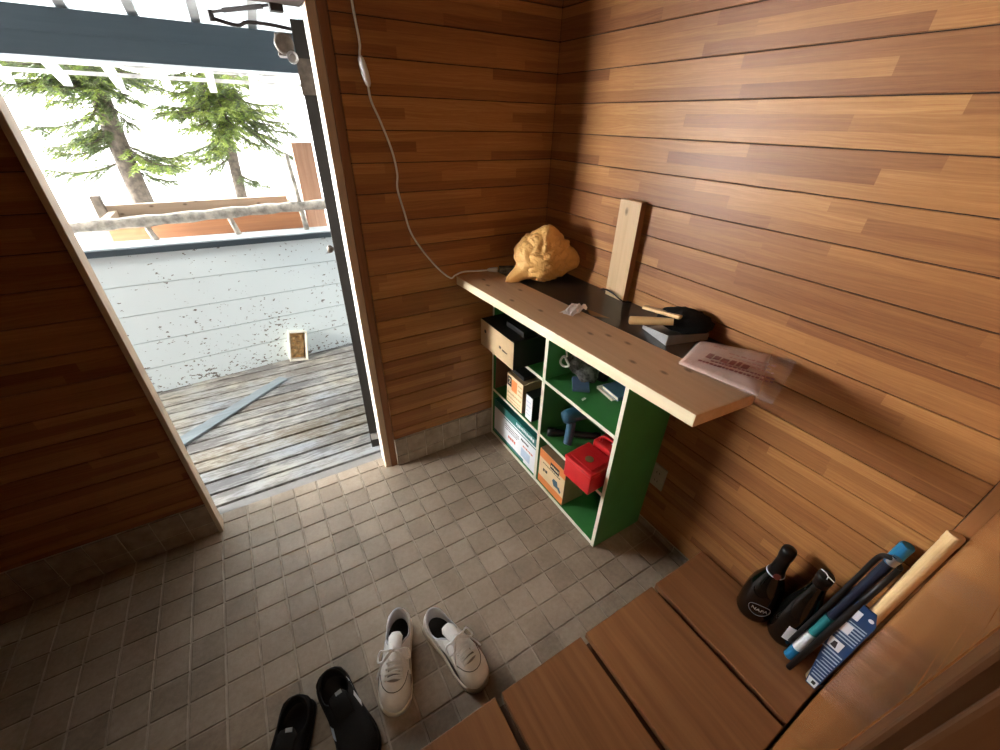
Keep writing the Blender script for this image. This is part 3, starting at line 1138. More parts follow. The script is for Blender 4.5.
# ------------------------------------------------------------------ slatted step
st = root('slatted_step', 'broad brown wooden step of wide slats under the right wall', 'step', (-0.78, -1.4, 0))
o0 = Vector((-0.78, -1.4, 0))
for (x0, x1) in ((-0.272, -0.012), (-0.600, -0.292), (-0.918, -0.622), (-1.238, -0.940), (-1.56, -1.260)):
    b = MB()
    bx(b, x0, x1, -1.632, -1.170, 0.117, 0.145, o0)
    b.build('slat', M['step'], st, bevel=0.0025)
for yy in (-1.25, -1.42, -1.60):
    b = MB()
    bx(b, -1.55, -0.02, yy - 0.022, yy + 0.022, 0.055, 0.0995, o0)
    b.build('bearer', M['stepdark'], st)
b = MB()
bx(b, -1.555, -0.015, -1.630, -1.19, 0.100, 0.1165, o0)
b.build('gap_shade_board', M['stepdark'], st)  # added dark board, its colour stands for shade in the slat gaps
for x in (-0.08, -0.45, -0.77, -1.09, -1.50):
    b = MB()
    bx(b, x - 0.03, x + 0.03, -1.62, -1.20, 0.001, 0.0545, o0)
    b.build('foot', M['stepdark'], st)

# ------------------------------------------------------------------ shelf unit and worktop
XF, YN, YF, HT = -0.283, -0.880, -0.006, 0.925
su = root('shelf_unit', 'green painted open shelf unit with cream front edges, under the pale plank', 'shelf', (-0.145, -0.44, 0))
o0 = Vector((-0.145, -0.44, 0))
GC = [M['green'], M['cream']]


def shelfpart(name, x0, x1, y0, y1, z0, z1):
    b = MB()
    bx(b, x0, x1, y0, y1, z0, z1, o0)
    o = b.build(name, GC, su)
    for p in o.data.polygons:
        if p.normal.x < -0.9 and name != 'back_panel':
            p.material_index = 1
    return o


TB = 0.016
shelfpart('side_panel', XF, -0.012, YN, YN + TB, 0.0, HT)
shelfpart('side_panel', XF, -0.012, YF - TB, YF, 0.0, HT)
YD = -0.443
shelfpart('divider', XF, -0.018, YD - TB / 2 - 0.002, YD + TB / 2 + 0.002, 0.026, HT - TB)
shelfpart('top_panel', XF, -0.012, YN + TB, YF - TB, HT - TB, HT)
shelfpart('bottom_panel', XF, -0.012, YN + TB, YF - TB, 0.004, 0.026)
for z in (0.318, 0.612):
    shelfpart('shelf', XF, -0.018, YN + TB, YD - TB / 2 - 0.002, z - TB, z)
    shelfpart('shelf', XF, -0.018, YD + TB / 2 + 0.002, YF - TB, z - TB, z)
shelfpart('back_panel', -0.018, -0.012, YN + TB, YF - TB, 0.026, HT - TB)

ZT = 0.962
b = MB()
poly = [(-0.410, -1.178), (-0.190, -1.196), (-0.285, -0.012), (-0.474, -0.012)]
b.prism(poly, HT + 0.0005, ZT)
pk = b.build('plank', [M['plank'], M['plank_edge']], None, bevel=0.0025)
for p in pk.data.polygons:
    if p.normal.x < -0.8:
        p.material_index = 1
tag(pk, 'thick pale knotty plank along the front of the worktop', 'plank')
b = MB()
b.prism([(-0.201, -1.00), (-0.006, -1.00), (-0.006, -0.008), (-0.2815, -0.008)], HT + 0.0005, ZT - 0.003)
tag(b.build('worktop_board', M['blacktop'], None, bevel=0.001), 'black board filling the worktop between the plank and the right wall', 'board')

# upright board on the worktop
b = MB()
b.box(-0.014, 0.014, -0.049, 0.049, 0.0, 0.355)
o = b.build('upright_board', [M['upright'], M['upright_shaded']], None, bevel=0.0015, loc=(-0.0215, -0.522, ZT - 0.0025))
for p in o.data.polygons:
    if p.normal.y < -0.9:
        p.material_index = 1
tag(o, 'pale pine board standing upright against the right wall on the black board', 'board')
b = MB()
b.tube(smoothpath([(-0.012, -0.44, ZT + 0.004), (-0.042, -0.455, ZT + 0.012), (-0.048, -0.49, ZT + 0.022), (-0.047, -0.53, ZT + 0.018), (-0.043, -0.575, ZT + 0.004), (-0.020, -0.60, ZT + 0.003)], 6), 0.0032, 8)
tag(b.build('black_cable', M['black'], None, smooth=True), 'short black cable curled round the foot of the upright pine board', 'cable')

# white lamp cord with switch, and the strip it is plugged into
cd = root('extension_lead', 'thin white lead hanging down the back wall with an in-line switch', 'lead', (-0.76, -0.01, 1.66))
o0 = Vector((-0.76, -0.01, 1.66))
CP = [(-0.775, -0.007, 2.41), (-0.777, -0.007, 2.1), (-0.7735, -0.007, 1.84), (-0.766, -0.007, 1.735), (-0.770, -0.007, 1.695), (-0.757, -0.007, 1.630), (-0.752, -0.007, 1.585),
      (-0.728, -0.007, 1.525), (-0.700, -0.007, 1.44), (-0.690, -0.007, 1.37), (-0.695, -0.007, 1.32), (-0.678, -0.007, 1.24), (-0.660, -0.007, 1.165),
      (-0.625, -0.008, 1.10), (-0.575, -0.010, 1.03), (-0.535, -0.012, 0.985), (-0.500, -0.014, 0.958), (-0.480, -0.016, 0.968), (-0.44, -0.018, 0.978), (-0.37, -0.022, 0.973), (-0.325, -0.030, 0.972)]
b = MB()
b.tube([p - o0 for p in smoothpath(CP, 6)], 0.0038, 8)
b.build('cable', M['white_pl'], cd, smooth=True)
b = MB()
Ms = along(Vector((-0.772, -0.012, 1.70)) - o0, Vector((-0.755, -0.012, 1.622)) - o0)
b.lathe([(0.0045, 0), (0.010, 0.008), (0.0125, 0.022), (0.0130, 0.04), (0.0125, 0.058), (0.010, 0.072), (0.0045, 0.08)], Ms @ Matrix.Diagonal((1.05, 0.9, 1, 1)), 14)
b.build('switch', M['white'], cd, smooth=True)
b = MB()
Mp = along(Vector((-0.325, -0.030, 0.9735)) - o0, Vector((-0.286, -0.048, 0.9735)) - o0)
b.lathe([(0.004, -0.004), (0.0085, 0.004), (0.011, 0.03), (0.011, 0.042)], Mp, 12)
b.build('plug', M['white'], cd, smooth=True)
b = MB()
Mq = frame((-0.280, -0.050, ZT + 0.0005), (0.9, -0.42, 0), (0.42, 0.9, 0))
b.box(0.0, 0.12, -0.020, 0.016, 0.0, 0.024, Mq)
b.box(0.012, 0.03, -0.010, 0.006, 0.024, 0.0245, Mq)
tag(b.build('power_strip', M['camo'], None, bevel=0.003), 'dark power strip lying behind the brown paper bag', 'power strip')

# crumpled brown paper bag
def bag():
    b = MB()
    c = Vector((-0.150, -0.205, 1.055))
    nu, nv = 110, 70
    rows = []
    for j in range(nv + 1):
        th = PI * j / nv
        row = []
        for i in range(nu):
            ph = 2 * PI * i / nu
            d = Vector((math.sin(th) * math.cos(ph), math.sin(th) * math.sin(ph), math.cos(th)))
            r = 1.0
            # peak, tail and gathered neck
            r += 0.30 * max(0, d.dot(Vector((-0.12, -0.25, 0.96)).normalized())) ** 14
            r += 0.75 * max(0, d.dot(Vector((-0.84, 0.14, -0.50)).normalized())) ** 40
            r += 0.42 * max(0, d.dot(Vector((0.86, -0.46, -0.16)).normalized())) ** 12
            r += 0.16 * max(0, d.dot(Vector((-0.75, 0.45, 0.35)).normalized())) ** 4
            q = d * 2.6
            r += 0.15 * abs(noise.noise(q + Vector((3, 1, 7)))) - 0.045
            q = d * 8.0
            r += 0.065 * (abs(noise.noise(Vector((q.x * 0.45, q.y * 0.45, q.z * 0.75)) + Vector((8, 2, 1)))) - 0.2)
            q = d * 17.0
            r += 0.022 * (abs(noise.noise(q * 0.6)) - 0.2)
            p = c + Vector((d.x * 0.118 * r, d.y * 0.098 * r, d.z * 0.108 * r))
            p.z = max(p.z, ZT + 0.001 + 0.0006 * (i % 3))
            p.x = min(p.x, -0.006)
            row.append(p)
        rows.append(row)
    b.rings(rows)
    o = b.build('paper_bag', M['bagpaper'], None, smooth=False, subsurf=0)
    o.location = c
    o.data.transform(Matrix.Translation(-c))
    return o


tag(bag(), 'crumpled brown paper bag lying in the corner of the worktop', 'bag')

# scrap of paper on the plank
b = MB()
Ms = frame((-0.265, -0.555, ZT + 0.0008), (0.75, 0.25, 0), (-0.25, 0.75, 0))
R2 = random.Random(2)
n = 7
gr = [[Ms @ Vector((-0.05 + 0.10 * i / n + R2.uniform(-.004, .004), -0.028 + 0.056 * j / n + R2.uniform(-.004, .004), R2.uniform(0.0, 0.016) * (0.3 + i / n))) for i in range(n + 1)] for j in range(n + 1)]
vs = [[b.bm.verts.new(p) for p in r] for r in gr]
for j in range(n):
    for i in range(n):
        b.bm.faces.new((vs[j][i], vs[j][i + 1], vs[j + 1][i + 1], vs[j + 1][i]))
o = b.build('paper_scrap', M['paper'], None)
so = o.modifiers.new('thick', 'SOLIDIFY')
so.thickness = 0.0006
so.offset = 1
tag(o, 'crumpled scrap of white paper on the plank', 'paper')
b = MB()
b.prism([(-0.238, -0.618), (-0.196, -0.665), (-0.212, -0.560)], ZT + 0.0004, ZT + 0.0014)
tag(b.build('card_scrap', M['kraft_dark'], None), 'small brown card triangle beside the crumpled white paper', 'card')

# dustpan with the hand brush lying in it
dp = root('dustpan', 'small zinc dustpan lying on the black board beside the plank', 'dustpan', (-0.10, -0.85, ZT - 0.002))
o0 = Vector((-0.10, -0.85, ZT - 0.002))
A = [Vector((-0.150, -0.775, 0)), Vector((-0.182, -0.898, 0)), Vector((-0.030, -0.935, 0)), Vector((0.0 - 0.012, -0.80, 0))]
A = [Vector((p.x - o0.x, p.y - o0.y, 0)) for p in A]
b = MB()
b.prism([(p.x, p.y) for p in A], 0.0, 0.0015)
b.build('pan', M['zinc'], dp)
for (p, q, h0, h1) in ((A[0], A[1], 0.012, 0.034), (A[1], A[2], 0.034, 0.022), (A[2], A[3], 0.022, 0.008)):
    b = MB()
    d = (q - p).normalized()
    nn = Vector((-d.y, d.x, 0)) * 0.0015
    b.hexa([p - nn, q - nn, q + nn, p + nn], [p - nn + Vector((0, 0, h0)), q - nn + Vector((0, 0, h1)), q + nn + Vector((0, 0, h1)), p + nn + Vector((0, 0, h0))])
    b.build('pan_side', M['zinc'], dp)

hb = root('hand_brush', 'black hand brush with a short varnished wooden handle lying in the dustpan', 'brush', (-0.075, -0.85, ZT))
o0 = Vector((-0.075, -0.85, ZT))
b = MB()
b.lathe([(0.0125, 0.0), (0.0138, 0.004), (0.0138, 0.06), (0.012, 0.11), (0.011, 0.135)], along(Vector((-0.196, -0.752, 0.990)) - o0, Vector((-0.115, -0.855, 1.008)) - o0), 16)
b.build('handle', M['tubecard'], hb, smooth=False)
b = MB()
b.lathe([(0.0085, 0), (0.0085, 0.0015)], along(Vector((-0.1965, -0.7515, 0.9899)) - o0, Vector((-0.21, -0.736, 0.987)) - o0), 12)
b.build('handle_bore', M['kraft_dark'], hb)
b = MB()
b.box(-0.015, 0.015, 0.0, 0.140, 0.0, 0.011, frame(Vector((-0.104, -0.728, 1.016)) - o0, (0.99, 0.08, -0.12), (-0.02, -0.98, 0.10)))
b.build('brush_back', M['handle'], hb, bevel=0.003)
b = MB()
rows = []
nv, nu = 14, 30
cc = Vector((-0.052, -0.855, 0.999)) - o0
ax = Vector((0.42, -0.90, 0)).normalized()
ay = Vector((0.90, 0.42, 0)).normalized()
for j in range(nv + 1):
    th = PI * j / nv
    row = []
    for i in range(nu):
        ph = 2 * PI * i / nu
        d = Vector((math.sin(th) * math.cos(ph), math.sin(th) * math.sin(ph), math.cos(th)))
        r = 1 + 0.10 * noise.noise(d * 7) + 0.05 * noise.noise(d * 19)
        p = cc + ax * (0.088 * d.x * r) + ay * (0.052 * d.y * r) + Vector((0, 0, 0.040 * d.z * r))
        p.z = max(p.z, 0.002)
        p.x = min(p.x, -0.004 - o0.x)
        row.append(p)
    rows.append(row)
b.rings(rows)
b.build('bristles', M['bristle'], hb, smooth=True)

# wrapped package at the near end
pg = root('wrapped_package', 'flat brownish pink printed package in clear wrap hanging over the worktop end', 'package', (-0.15, -1.09, ZT))
o0 = Vector((-0.15, -1.09, ZT))
Q = [Vector((-0.258, -1.005, 0.971)), Vector((-0.090, -0.950, 0.973)), Vector((-0.022, -1.155, 0.998)), Vector((-0.232, -1.226, 0.980))]
Q = [q - o0 for q in Q]


def slab(b, Q, thick, nx, ny, bulge, wob, seed, grow=0.0):
    R2 = random.Random(seed)
    c = sum(Q, Vector()) / 4
    Q = [c + (q - c) * (1 + grow) for q in Q]
    top, bot = [], []
    for j in range(ny + 1):
        tr_, br_ = [], []
        for i in range(nx + 1):
            s, t_ = i / nx, j / ny
            p = Q[0].lerp(Q[1], s).lerp(Q[3].lerp(Q[2], s), t_)
            e = min(1.0, 4 * min(s, 1 - s, t_, 1 - t_) + 0.25)
            w = wob * noise.noise(Vector((s * 5, t_ * 5, seed)))
            tr_.append(p + Vector((0, 0, thick * e ** 0.5 + bulge * math.sin(PI * s) * math.sin(PI * t_) + w)))
            br_.append(p + Vector((0, 0, 0.0)))
        top.append(tr_)
        bot.append(br_)
    vt = [[b.bm.verts.new(p) for p in r] for r in top]
    vb = [[b.bm.verts.new(p) for p in r] for r in bot]
    for j in range(ny):
        for i in range(nx):
            b.bm.faces.new((vt[j][i], vt[j][i + 1], vt[j + 1][i + 1], vt[j + 1][i]))
            b.bm.faces.new((vb[j + 1][i], vb[j + 1][i + 1], vb[j][i + 1], vb[j][i]))
    for i in range(nx):
        b.bm.faces.new((vb[0][i], vb[0][i + 1], vt[0][i + 1], vt[0][i]))
        b.bm.faces.new((vb[ny][i + 1], vb[ny][i], vt[ny][i], vt[ny][i + 1]))
    for j in range(ny):
        b.bm.faces.new((vb[j + 1][0], vb[j][0], vt[j][0], vt[j + 1][0]))
        b.bm.faces.new((vb[j][nx], vb[j + 1][nx], vt[j + 1][nx], vt[j][nx]))


b = MB()
Qp = [Q[0], Q[1], Q[1].lerp(Q[2], 0.86), Q[0].lerp(Q[3], 0.95)]
slab(b, Qp, 0.012, 18, 18, 0.001, 0.002, 3)
b.build('printed_pack', M['pack'], pg, smooth=True)
b = MB()
slab(b, [q + Vector((0, 0, -0.002)) for q in (Q[0], Q[1], Q[2] + Vector((0.004, -0.028, 0)), Q[3] + Vector((0, -0.022, 0)))], 0.0165, 26, 26, 0.001, 0.003, 8, 0.03)
b.build('clear_wrap', M['clear'], pg, smooth=True)
Mt = frame(Q[0].lerp(Q[3], 0.16).lerp(Q[1].lerp(Q[2], 0.16), 0.10) + Vector((0, 0, 0.0150)), (Q[3] - Q[0]) * 0.5 + (Q[2] - Q[1]) * 0.5, (Q[1] - Q[0]))
prints(Mt, [(0.010, 0.125, 0.058, 0.034, 0.015)], 0.0006, 5, 1.0, M['packink'], pg)
prints(Mt, [(0.004, 0.19, 0.014, 0.012, 0.009), (0.03, 0.19, 0.033, 0.010, 0.008)], 0.0006, 6, 0.85, M['packink'], pg)
prints(Mt, [(0.00, 0.04, 0.128, 0.008, 0.012), (0.05, 0.17, 0.108, 0.012, 0.014), (0.06, 0.17, 0.085, 0.010, 0.010), (0.10, 0.175, 0.064, 0.010, 0.010)], 0.0005, 9, 0.6, M['packink2'], pg)

# ------------------------------------------------------------------ things on the shelves
def carton(name, label, cat, x0, x1, y0, y1, z0, z1, mats, front=None, group=None, rotz=0.0):
    """closed card box; mats = body, front"""
    o0 = Vector(((x0 + x1) / 2, (y0 + y1) / 2, z0))
    t = root(name, label, cat, o0, rotz, group)
    b = MB()
    bx(b, x0, x1, y0, y1, z0, z1, o0)
    b.build('carton', mats[0], t, bevel=0.0015)
    # front panel facing the room, 1 mm proud
    if len(mats) > 1:
        b = MB()
        bx(b, x0 - 0.0012, x0 - 0.0002, y0 + 0.001, y1 - 0.001, z0 + 0.001, z1 - 0.001, o0)
        b.build('front_panel', mats[1], t)
    Mf = frame((x0 - 0.0013 - o0.x, y1 - o0.y, 0), (0, -1, 0), (0, 0, 1))    # x to the viewer's right, y up, z toward the room
    return t, Mf, o0


# shoe box jutting out
t, Mf, o0 = carton('shoe_box', 'black-sided box with a plain tan front, jutting out under the plank', 'box', -0.362, -0.09, -0.322, -0.030, 0.6125, 0.747, (M['black_card'], M['kraft']))
b = MB(); b.lathe([(0.009, 0), (0.009, 0.0005)], Mf @ Matrix.Translation((0.045, 0.085, 0)), 14); b.build('finger_hole', M['ink'], t)
prints(Mf, [(0.172, 0.192, 0.062, 0.016, 0.008), (0.200, 0.245, 0.058, 0.008, 0.005)], 0.0005, 3, 1.0, M['ink'], t, 'print')
b = MB(); bx(b, -0.300, -0.20, -0.30, -0.16, 0.7475, 0.772, o0); b.box(-0.362 - o0.x, -0.30 - o0.x, -0.322 - o0.y, -0.30 - o0.y, 0.1345, 0.139)
b.build('lid_tray', M['black_card'], t, bevel=0.003)
# printed kraft carton
t, Mf, o0 = carton('kraft_carton', 'tan printed carton with an orange label, flap open, on the middle left shelf', 'box', -0.276, -0.10, -0.288, -0.146, 0.3185, 0.486, (M['kraft_dark'], M['creamcard']))
b = MB(); b.box(0.008, 0.042, 0.10, 0.155, 0, 0.0006, Mf); b.build('dark_label', M['ink'], t)
text('2', 0.045, Mf @ Matrix.Translation((0.025, 0.127, 0.0008)), M['creamcard'], t)
b = MB(); b.box(0.044, 0.092, 0.085, 0.150, 0, 0.0006, Mf); b.build('orange_label', M['orange'], t)
prints(Mf, [(0.10, 0.135, 0.14, 0.010, 0.008), (0.10, 0.135, 0.115, 0.010, 0.01), (0.10, 0.135, 0.09, 0.008, 0.008), (0.01, 0.13, 0.06, 0.012, 0.012), (0.01, 0.13, 0.035, 0.010, 0.012), (0.01, 0.13, 0.015, 0.008, 0.01)], 0.0005, 12, 0.6, M['kraft'], t, 'print')
b = MB(); b.box(0, 0.105, -0.0008, 0.0008, 0, 0.085, frame(Vector((-0.27, -0.289, 0.484)) - o0, (1, 0, 0), (0, 0.7, 0.75))); b.build('flap', M['kraft'], t)
b = MB()
b.box(-0.07, 0.07, -0.055, 0.055, 0, 0.022)
tag(b.build('black_case', M['black_card'], None, bevel=0.004, loc=(-0.188, -0.208, 0.4868)), 'flat black case lying on top of the tan printed carton', 'case')
b = MB(); b.box(-0.125, 0.125, -0.002, 0.002, 0, 0.265)
o = b.build('card_sheet', M['cardbrown'], None, loc=(-0.150, -0.029, 0.3186)); o.rotation_euler = (math.radians(2), 0, 0)
tag(o, 'reddish brown card sheet standing at the left end of the middle left shelf', 'card')
# narrow white box with black rim
t, Mf, o0 = carton('white_box', 'narrow white box with a black rim beside the tan printed carton', 'box', -0.272, -0.17, -0.366, -0.312, 0.3185, 0.455, (M['black_card'], M['white']))
prints(Mf, [(0.008, 0.04, 0.10, 0.006, 0.006), (0.008, 0.045, 0.075, 0.005, 0.006), (0.008, 0.04, 0.05, 0.005, 0.006), (0.008, 0.045, 0.03, 0.005, 0.006)], 0.0004, 4, 0.5, M['lightprint'], t, 'print')
b = MB(); b.box(-0.001, 0.055, 0.1365, 0.142, -0.09, 0.0015, Mf); b.build('rim', M['black_card'], t)
# red pouch behind
b = MB()
b.box(-0.03, 0.03, -0.026, 0.026, 0.0, 0.12)
o = b.build('red_tin', M['red'], None, bevel=0.008, seg=3, loc=(-0.12, -0.400, 0.3185))
tag(o, 'small red tin half hidden beside the narrow white box', 'tin')
# long flat box
t, Mf, o0 = carton('flat_box', 'long white box with dark teal bands on the lowest left shelf', 'box', -0.274, -0.03, -0.426, -0.026, 0.0265, 0.250, (M['teal'], M['white']))
b = MB(); b.box(0.0, 0.400, 0.176, 0.2235, 0, 0.0006, Mf); b.build('teal_band', M['teal'], t)
b = MB(); b.box(0.0, 0.30, 0.0, 0.018, 0, 0.0006, Mf); b.build('teal_band', M['teal'], t)
b = MB(); b.box(0.10, 0.400, 0.160, 0.166, 0, 0.0006, Mf); b.build('thin_band', M['teal'], t)
prints(Mf, [(0.22, 0.38, 0.202, 0.022, 0.013)], 0.0012, 8, 1.0, M['white'], t, 'title_print')
prints(Mf, [(0.12, 0.25, 0.132, 0.005, 0.010), (0.12, 0.25, 0.118, 0.005, 0.01), (0.12, 0.24, 0.104, 0.005, 0.01), (0.27, 0.34, 0.135, 0.014, 0.010)], 0.0006, 9, 0.9, M['ink'], t, 'print')
prints(Mf, [(0.15, 0.22, 0.065, 0.020, 0.015), (0.29, 0.38, 0.105, 0.010, 0.012)], 0.0006, 10, 0.9, M['redprint'], t, 'print')
b = MB(); b.box(0.275, 0.355, 0.03, 0.085, 0, 0.0005, Mf); marks(b, Mf, [(0.28, 0.35, 0.06, 0.01, 0.02)], 0.0009, 2, 1); b.build('picture', M['lightprint'], t)
# orange and cream box
t, Mf, o0 = carton('orange_box', 'cream box with orange bands on the lowest right shelf', 'box', -0.276, -0.15, -0.652, -0.460, 0.0265, 0.238, (M['kraft_dark'], M['creamcard']))
b = MB(); b.box(0.001, 0.191, 0.162, 0.2105, 0, 0.0006, Mf); b.build('orange_band', M['orange'], t)
b = MB(); b.box(0.001, 0.191, 0.001, 0.046, 0, 0.0006, Mf); b.build('orange_band', M['orange'], t)
b = MB(); b.box(0.085, 0.150, 0.150, 0.186, 0.0007, 0.0012, Mf); b.build('dark_label', M['ink'], t)
prints(Mf, [(0.09, 0.145, 0.168, 0.012, 0.01)], 0.0018, 3, 0.7, M['creamcard'], t, 'label_print')
prints(Mf, [(0.035, 0.07, 0.10, 0.022, 0.016), (0.03, 0.16, 0.140, 0.006, 0.01)], 0.0006, 7, 0.9, M['ink'], t, 'print')
b = MB(); b.prism([(0.108, 0.090), (0.122, 0.066), (0.150, 0.070), (0.168, 0.056), (0.174, 0.068), (0.160, 0.086), (0.150, 0.084), (0.142, 0.108), (0.116, 0.106)], 0, 0.0006, Mf); b.build('picture', M['blue'], t)

# red metal cash box
cbx = root('cash_box', 'bright red lidded box with handle on the middle right shelf', 'box', (-0.265, -0.770, 0.3185), math.radians(4))
b = MB(); b.box(-0.080, 0.050, -0.070, 0.070, 0.0, 0.088); b.build('body', M['red'], cbx, bevel=0.006, seg=3)
b = MB(); b.box(-0.083, 0.053, -0.073, 0.073, 0.0885, 0.108); lid = b.build('lid', M['red'], cbx, bevel=0.006, seg=3)
b = MB(); b.box(-0.065, 0.015, -0.055, 0.055, 0.1082, 0.1115); b.build('lid_panel', M['red'], lid, bevel=0.003)
b = MB(); b.lathe([(0.017, 0.0), (0.017, 0.002), (0.012, 0.003), (0.001, 0.0035)], Matrix.Translation((-0.025, -0.005, 0.1117)), 20); b.build('medallion', M['gold'], lid)
t = root('red_case', 'red case with a silver latch behind the red lidded box', 'case', (-0.118, -0.775, 0.3185), math.radians(4))
b = MB(); b.box(-0.088, 0.085, -0.075, 0.075, 0.0, 0.128); b.build('body', M['red'], t, bevel=0.010, seg=3)
b = MB(); b.tube(smoothpath([(-0.068, 0.05, 0.128), (-0.066, 0.045, 0.15), (-0.060, 0.0, 0.156), (-0.066, -0.045, 0.15), (-0.068, -0.05, 0.128)], 5), 0.006, 8); b.build('handle', M['red'], t, smooth=True)
b = MB(); b.box(-0.052, -0.034, -0.052, 0.01, 0.1285, 0.134); b.build('latch', M['steel'], t, bevel=0.002)

# drill
dr = root('hand_drill', 'dark blue pistol-grip drill on the middle right shelf', 'drill', (-0.225, -0.580, 0.3185))
o0 = Vector((-0.225, -0.580, 0.3185))
b = MB()
b.lathe([(0.012, 0.0), (0.026, 0.004), (0.032, 0.02), (0.033, 0.06), (0.032, 0.12), (0.024, 0.135), (0.012, 0.14)], along(Vector((-0.238, -0.540, 0.452)) - o0, Vector((-0.10, -0.575, 0.470)) - o0), 18)
b.build('motor_body', M['blue'], dr, smooth=True)
b = MB()
b.tube(smoothpath([Vector((-0.195, -0.555, 0.435)) - o0, Vector((-0.212, -0.570, 0.385)) - o0, Vector((-0.228, -0.582, 0.345)) - o0, Vector((-0.235, -0.586, 0.333)) - o0], 4), [0.020] * 12 + [0.014], 10)
b.build('grip', M['blue'], dr, smooth=True)
b = MB()
b.lathe([(0.017, 0), (0.016, 0.02), (0.009, 0.04), (0.004, 0.042)], along(Vector((-0.098, -0.576, 0.470)) - o0, Vector((-0.05, -0.588, 0.476)) - o0), 14)
b.build('chuck', M['darkmetal'], dr)
b = MB()
b.lathe([(0.020, 0), (0.021, 0.02), (0.018, 0.05), (0.014, 0.07), (0.016, 0.10), (0.014, 0.20), (0.018, 0.22), (0.018, 0.24)], along((-0.262, -0.478, 0.3375), (-0.058, -0.632, 0.3375)), 14)
tag(b.build('torch', M['black'], None, smooth=True), 'long black torch lying on the shelf behind the blue drill', 'torch')

# top right compartment
gl = root('cloth_bundle', 'mottled grey cloth bundle tied with white cord on the top right shelf', 'bundle', (-0.12, -0.52, 0.6125))
o0 = Vector((-0.12, -0.52, 0.6125))
b = MB()
for (c, r, s) in (((-0.150, -0.490, 0.685), (0.038, 0.045, 0.05), 1), ((-0.135, -0.540, 0.655), (0.045, 0.055, 0.042), 2)):
    rows = []
    for j in range(13):
        th = PI * j / 12
        rows.append([])
        for i in range(20):
            ph = 2 * PI * i / 20
            d = Vector((math.sin(th) * math.cos(ph), math.sin(th) * math.sin(ph), math.cos(th)))
            q = 1 + 0.35 * noise.noise(d * 2.6 + Vector((s, 0, 0)))
            p = Vector((c[0] + d.x * r[0] * q, c[1] + d.y * r[1] * q, max(0.6135, c[2] + d.z * r[2] * q)))
            rows[-1].append(p - o0)
    b.rings(rows)
b.build('cloth', M['camo'], gl, smooth=True)
b = MB()
b.tube([Vector((-0.215 + 0.006 * math.sin(a * 2), -0.485 + 0.024 * math.cos(a), 0.700 + 0.022 * math.sin(a))) - o0 for a in [2 * PI * k / 20 for k in range(20)]], 0.005, 8, closed=True)
b.tube(smoothpath([Vector(p) - o0 for p in ((-0.21, -0.49, 0.722), (-0.20, -0.47, 0.76), (-0.17, -0.48, 0.80), (-0.165, -0.50, 0.74))], 5), 0.004, 8)
b.build('cord', M['rope'], gl, smooth=True)
b = MB()
b.box(-0.05, 0.05, -0.035, 0.035, 0, 0.014)
o = b.build('blue_pouch', M['bluecover'], None, bevel=0.004, loc=(-0.180, -0.560, 0.6125))
o.rotation_euler = (0, 0, 0.9)
tag(o, 'flat dark blue pouch under the mottled cloth bundle', 'pouch')
b = MB()
b.lathe([(0.035, 0), (0.040, 0.02), (0.030, 0.05), (0.010, 0.06)], Matrix.Translation((-0.062, -0.560, 0.6127)) @ Matrix.Diagonal((0.8, 0.8, 1, 1)), 16)
o = b.build('round_pouch', M['black_card'], None, smooth=True)
tag(o, 'round black pouch beside the mottled cloth bundle', 'pouch')


def book(label, c, rz, L, W, T, cover):
    t = root('book', label, 'book', c, rz, 'books on the top right shelf')
    b = MB(); b.box(-L / 2, L / 2, -W / 2, W / 2, 0, 0.002); b.box(-L / 2, L / 2, -W / 2, W / 2, T - 0.002, T); b.box(-L / 2, L / 2, -W / 2, -W / 2 + 0.002, 0.002, T - 0.002)
    b.build('cover', cover, t)
    b = MB(); b.box(-L / 2 + 0.002, L / 2 - 0.003, -W / 2 + 0.002, W / 2 - 0.003, 0.002, T - 0.002)
    b.build('pages', M['page'], t)
    return t


book('lower of two small books on the top right shelf, cream', (-0.085, -0.662, 0.6125), -0.12, 0.11, 0.10, 0.010, M['page'])
book('upper of two small books on the top right shelf, blue cover', (-0.078, -0.684, 0.6227), -0.10, 0.11, 0.10, 0.017, M['bluecover'])
b = MB()
b.prism([(0, 0), (0.022, 0.004), (0.020, 0.012), (0.004, 0.010)], 0, 0.004)
o = b.build('paper_crumb', M['paper'], None, loc=(-0.245, -0.648, 0.6124))
tag(o, 'tiny white paper crumb on the green top right shelf', 'paper')

# wall outlet
ot = root('wall_outlet', 'pale wall outlet low on the right wall beyond the green shelf unit', 'outlet', (0.0, -0.903, 0.305))
b = MB(); b.box(-0.008, -0.0005, -0.035, 0.035, -0.058, 0.058); b.build('cover_plate', M['plate'], ot, bevel=0.003)
for zz in (-0.022, 0.022):
    b = MB(); b.box(-0.0095, -0.0082, -0.016, 0.016, zz - 0.013, zz + 0.013); s = b.build('socket', M['plate'], ot, bevel=0.001)
    b = MB(); b.box(-0.0099, -0.0096, -0.008, -0.005, zz - 0.005, zz + 0.005); b.box(-0.0099, -0.0096, 0.005, 0.008, zz - 0.005, zz + 0.005); b.build('slot', M['ink'], s)

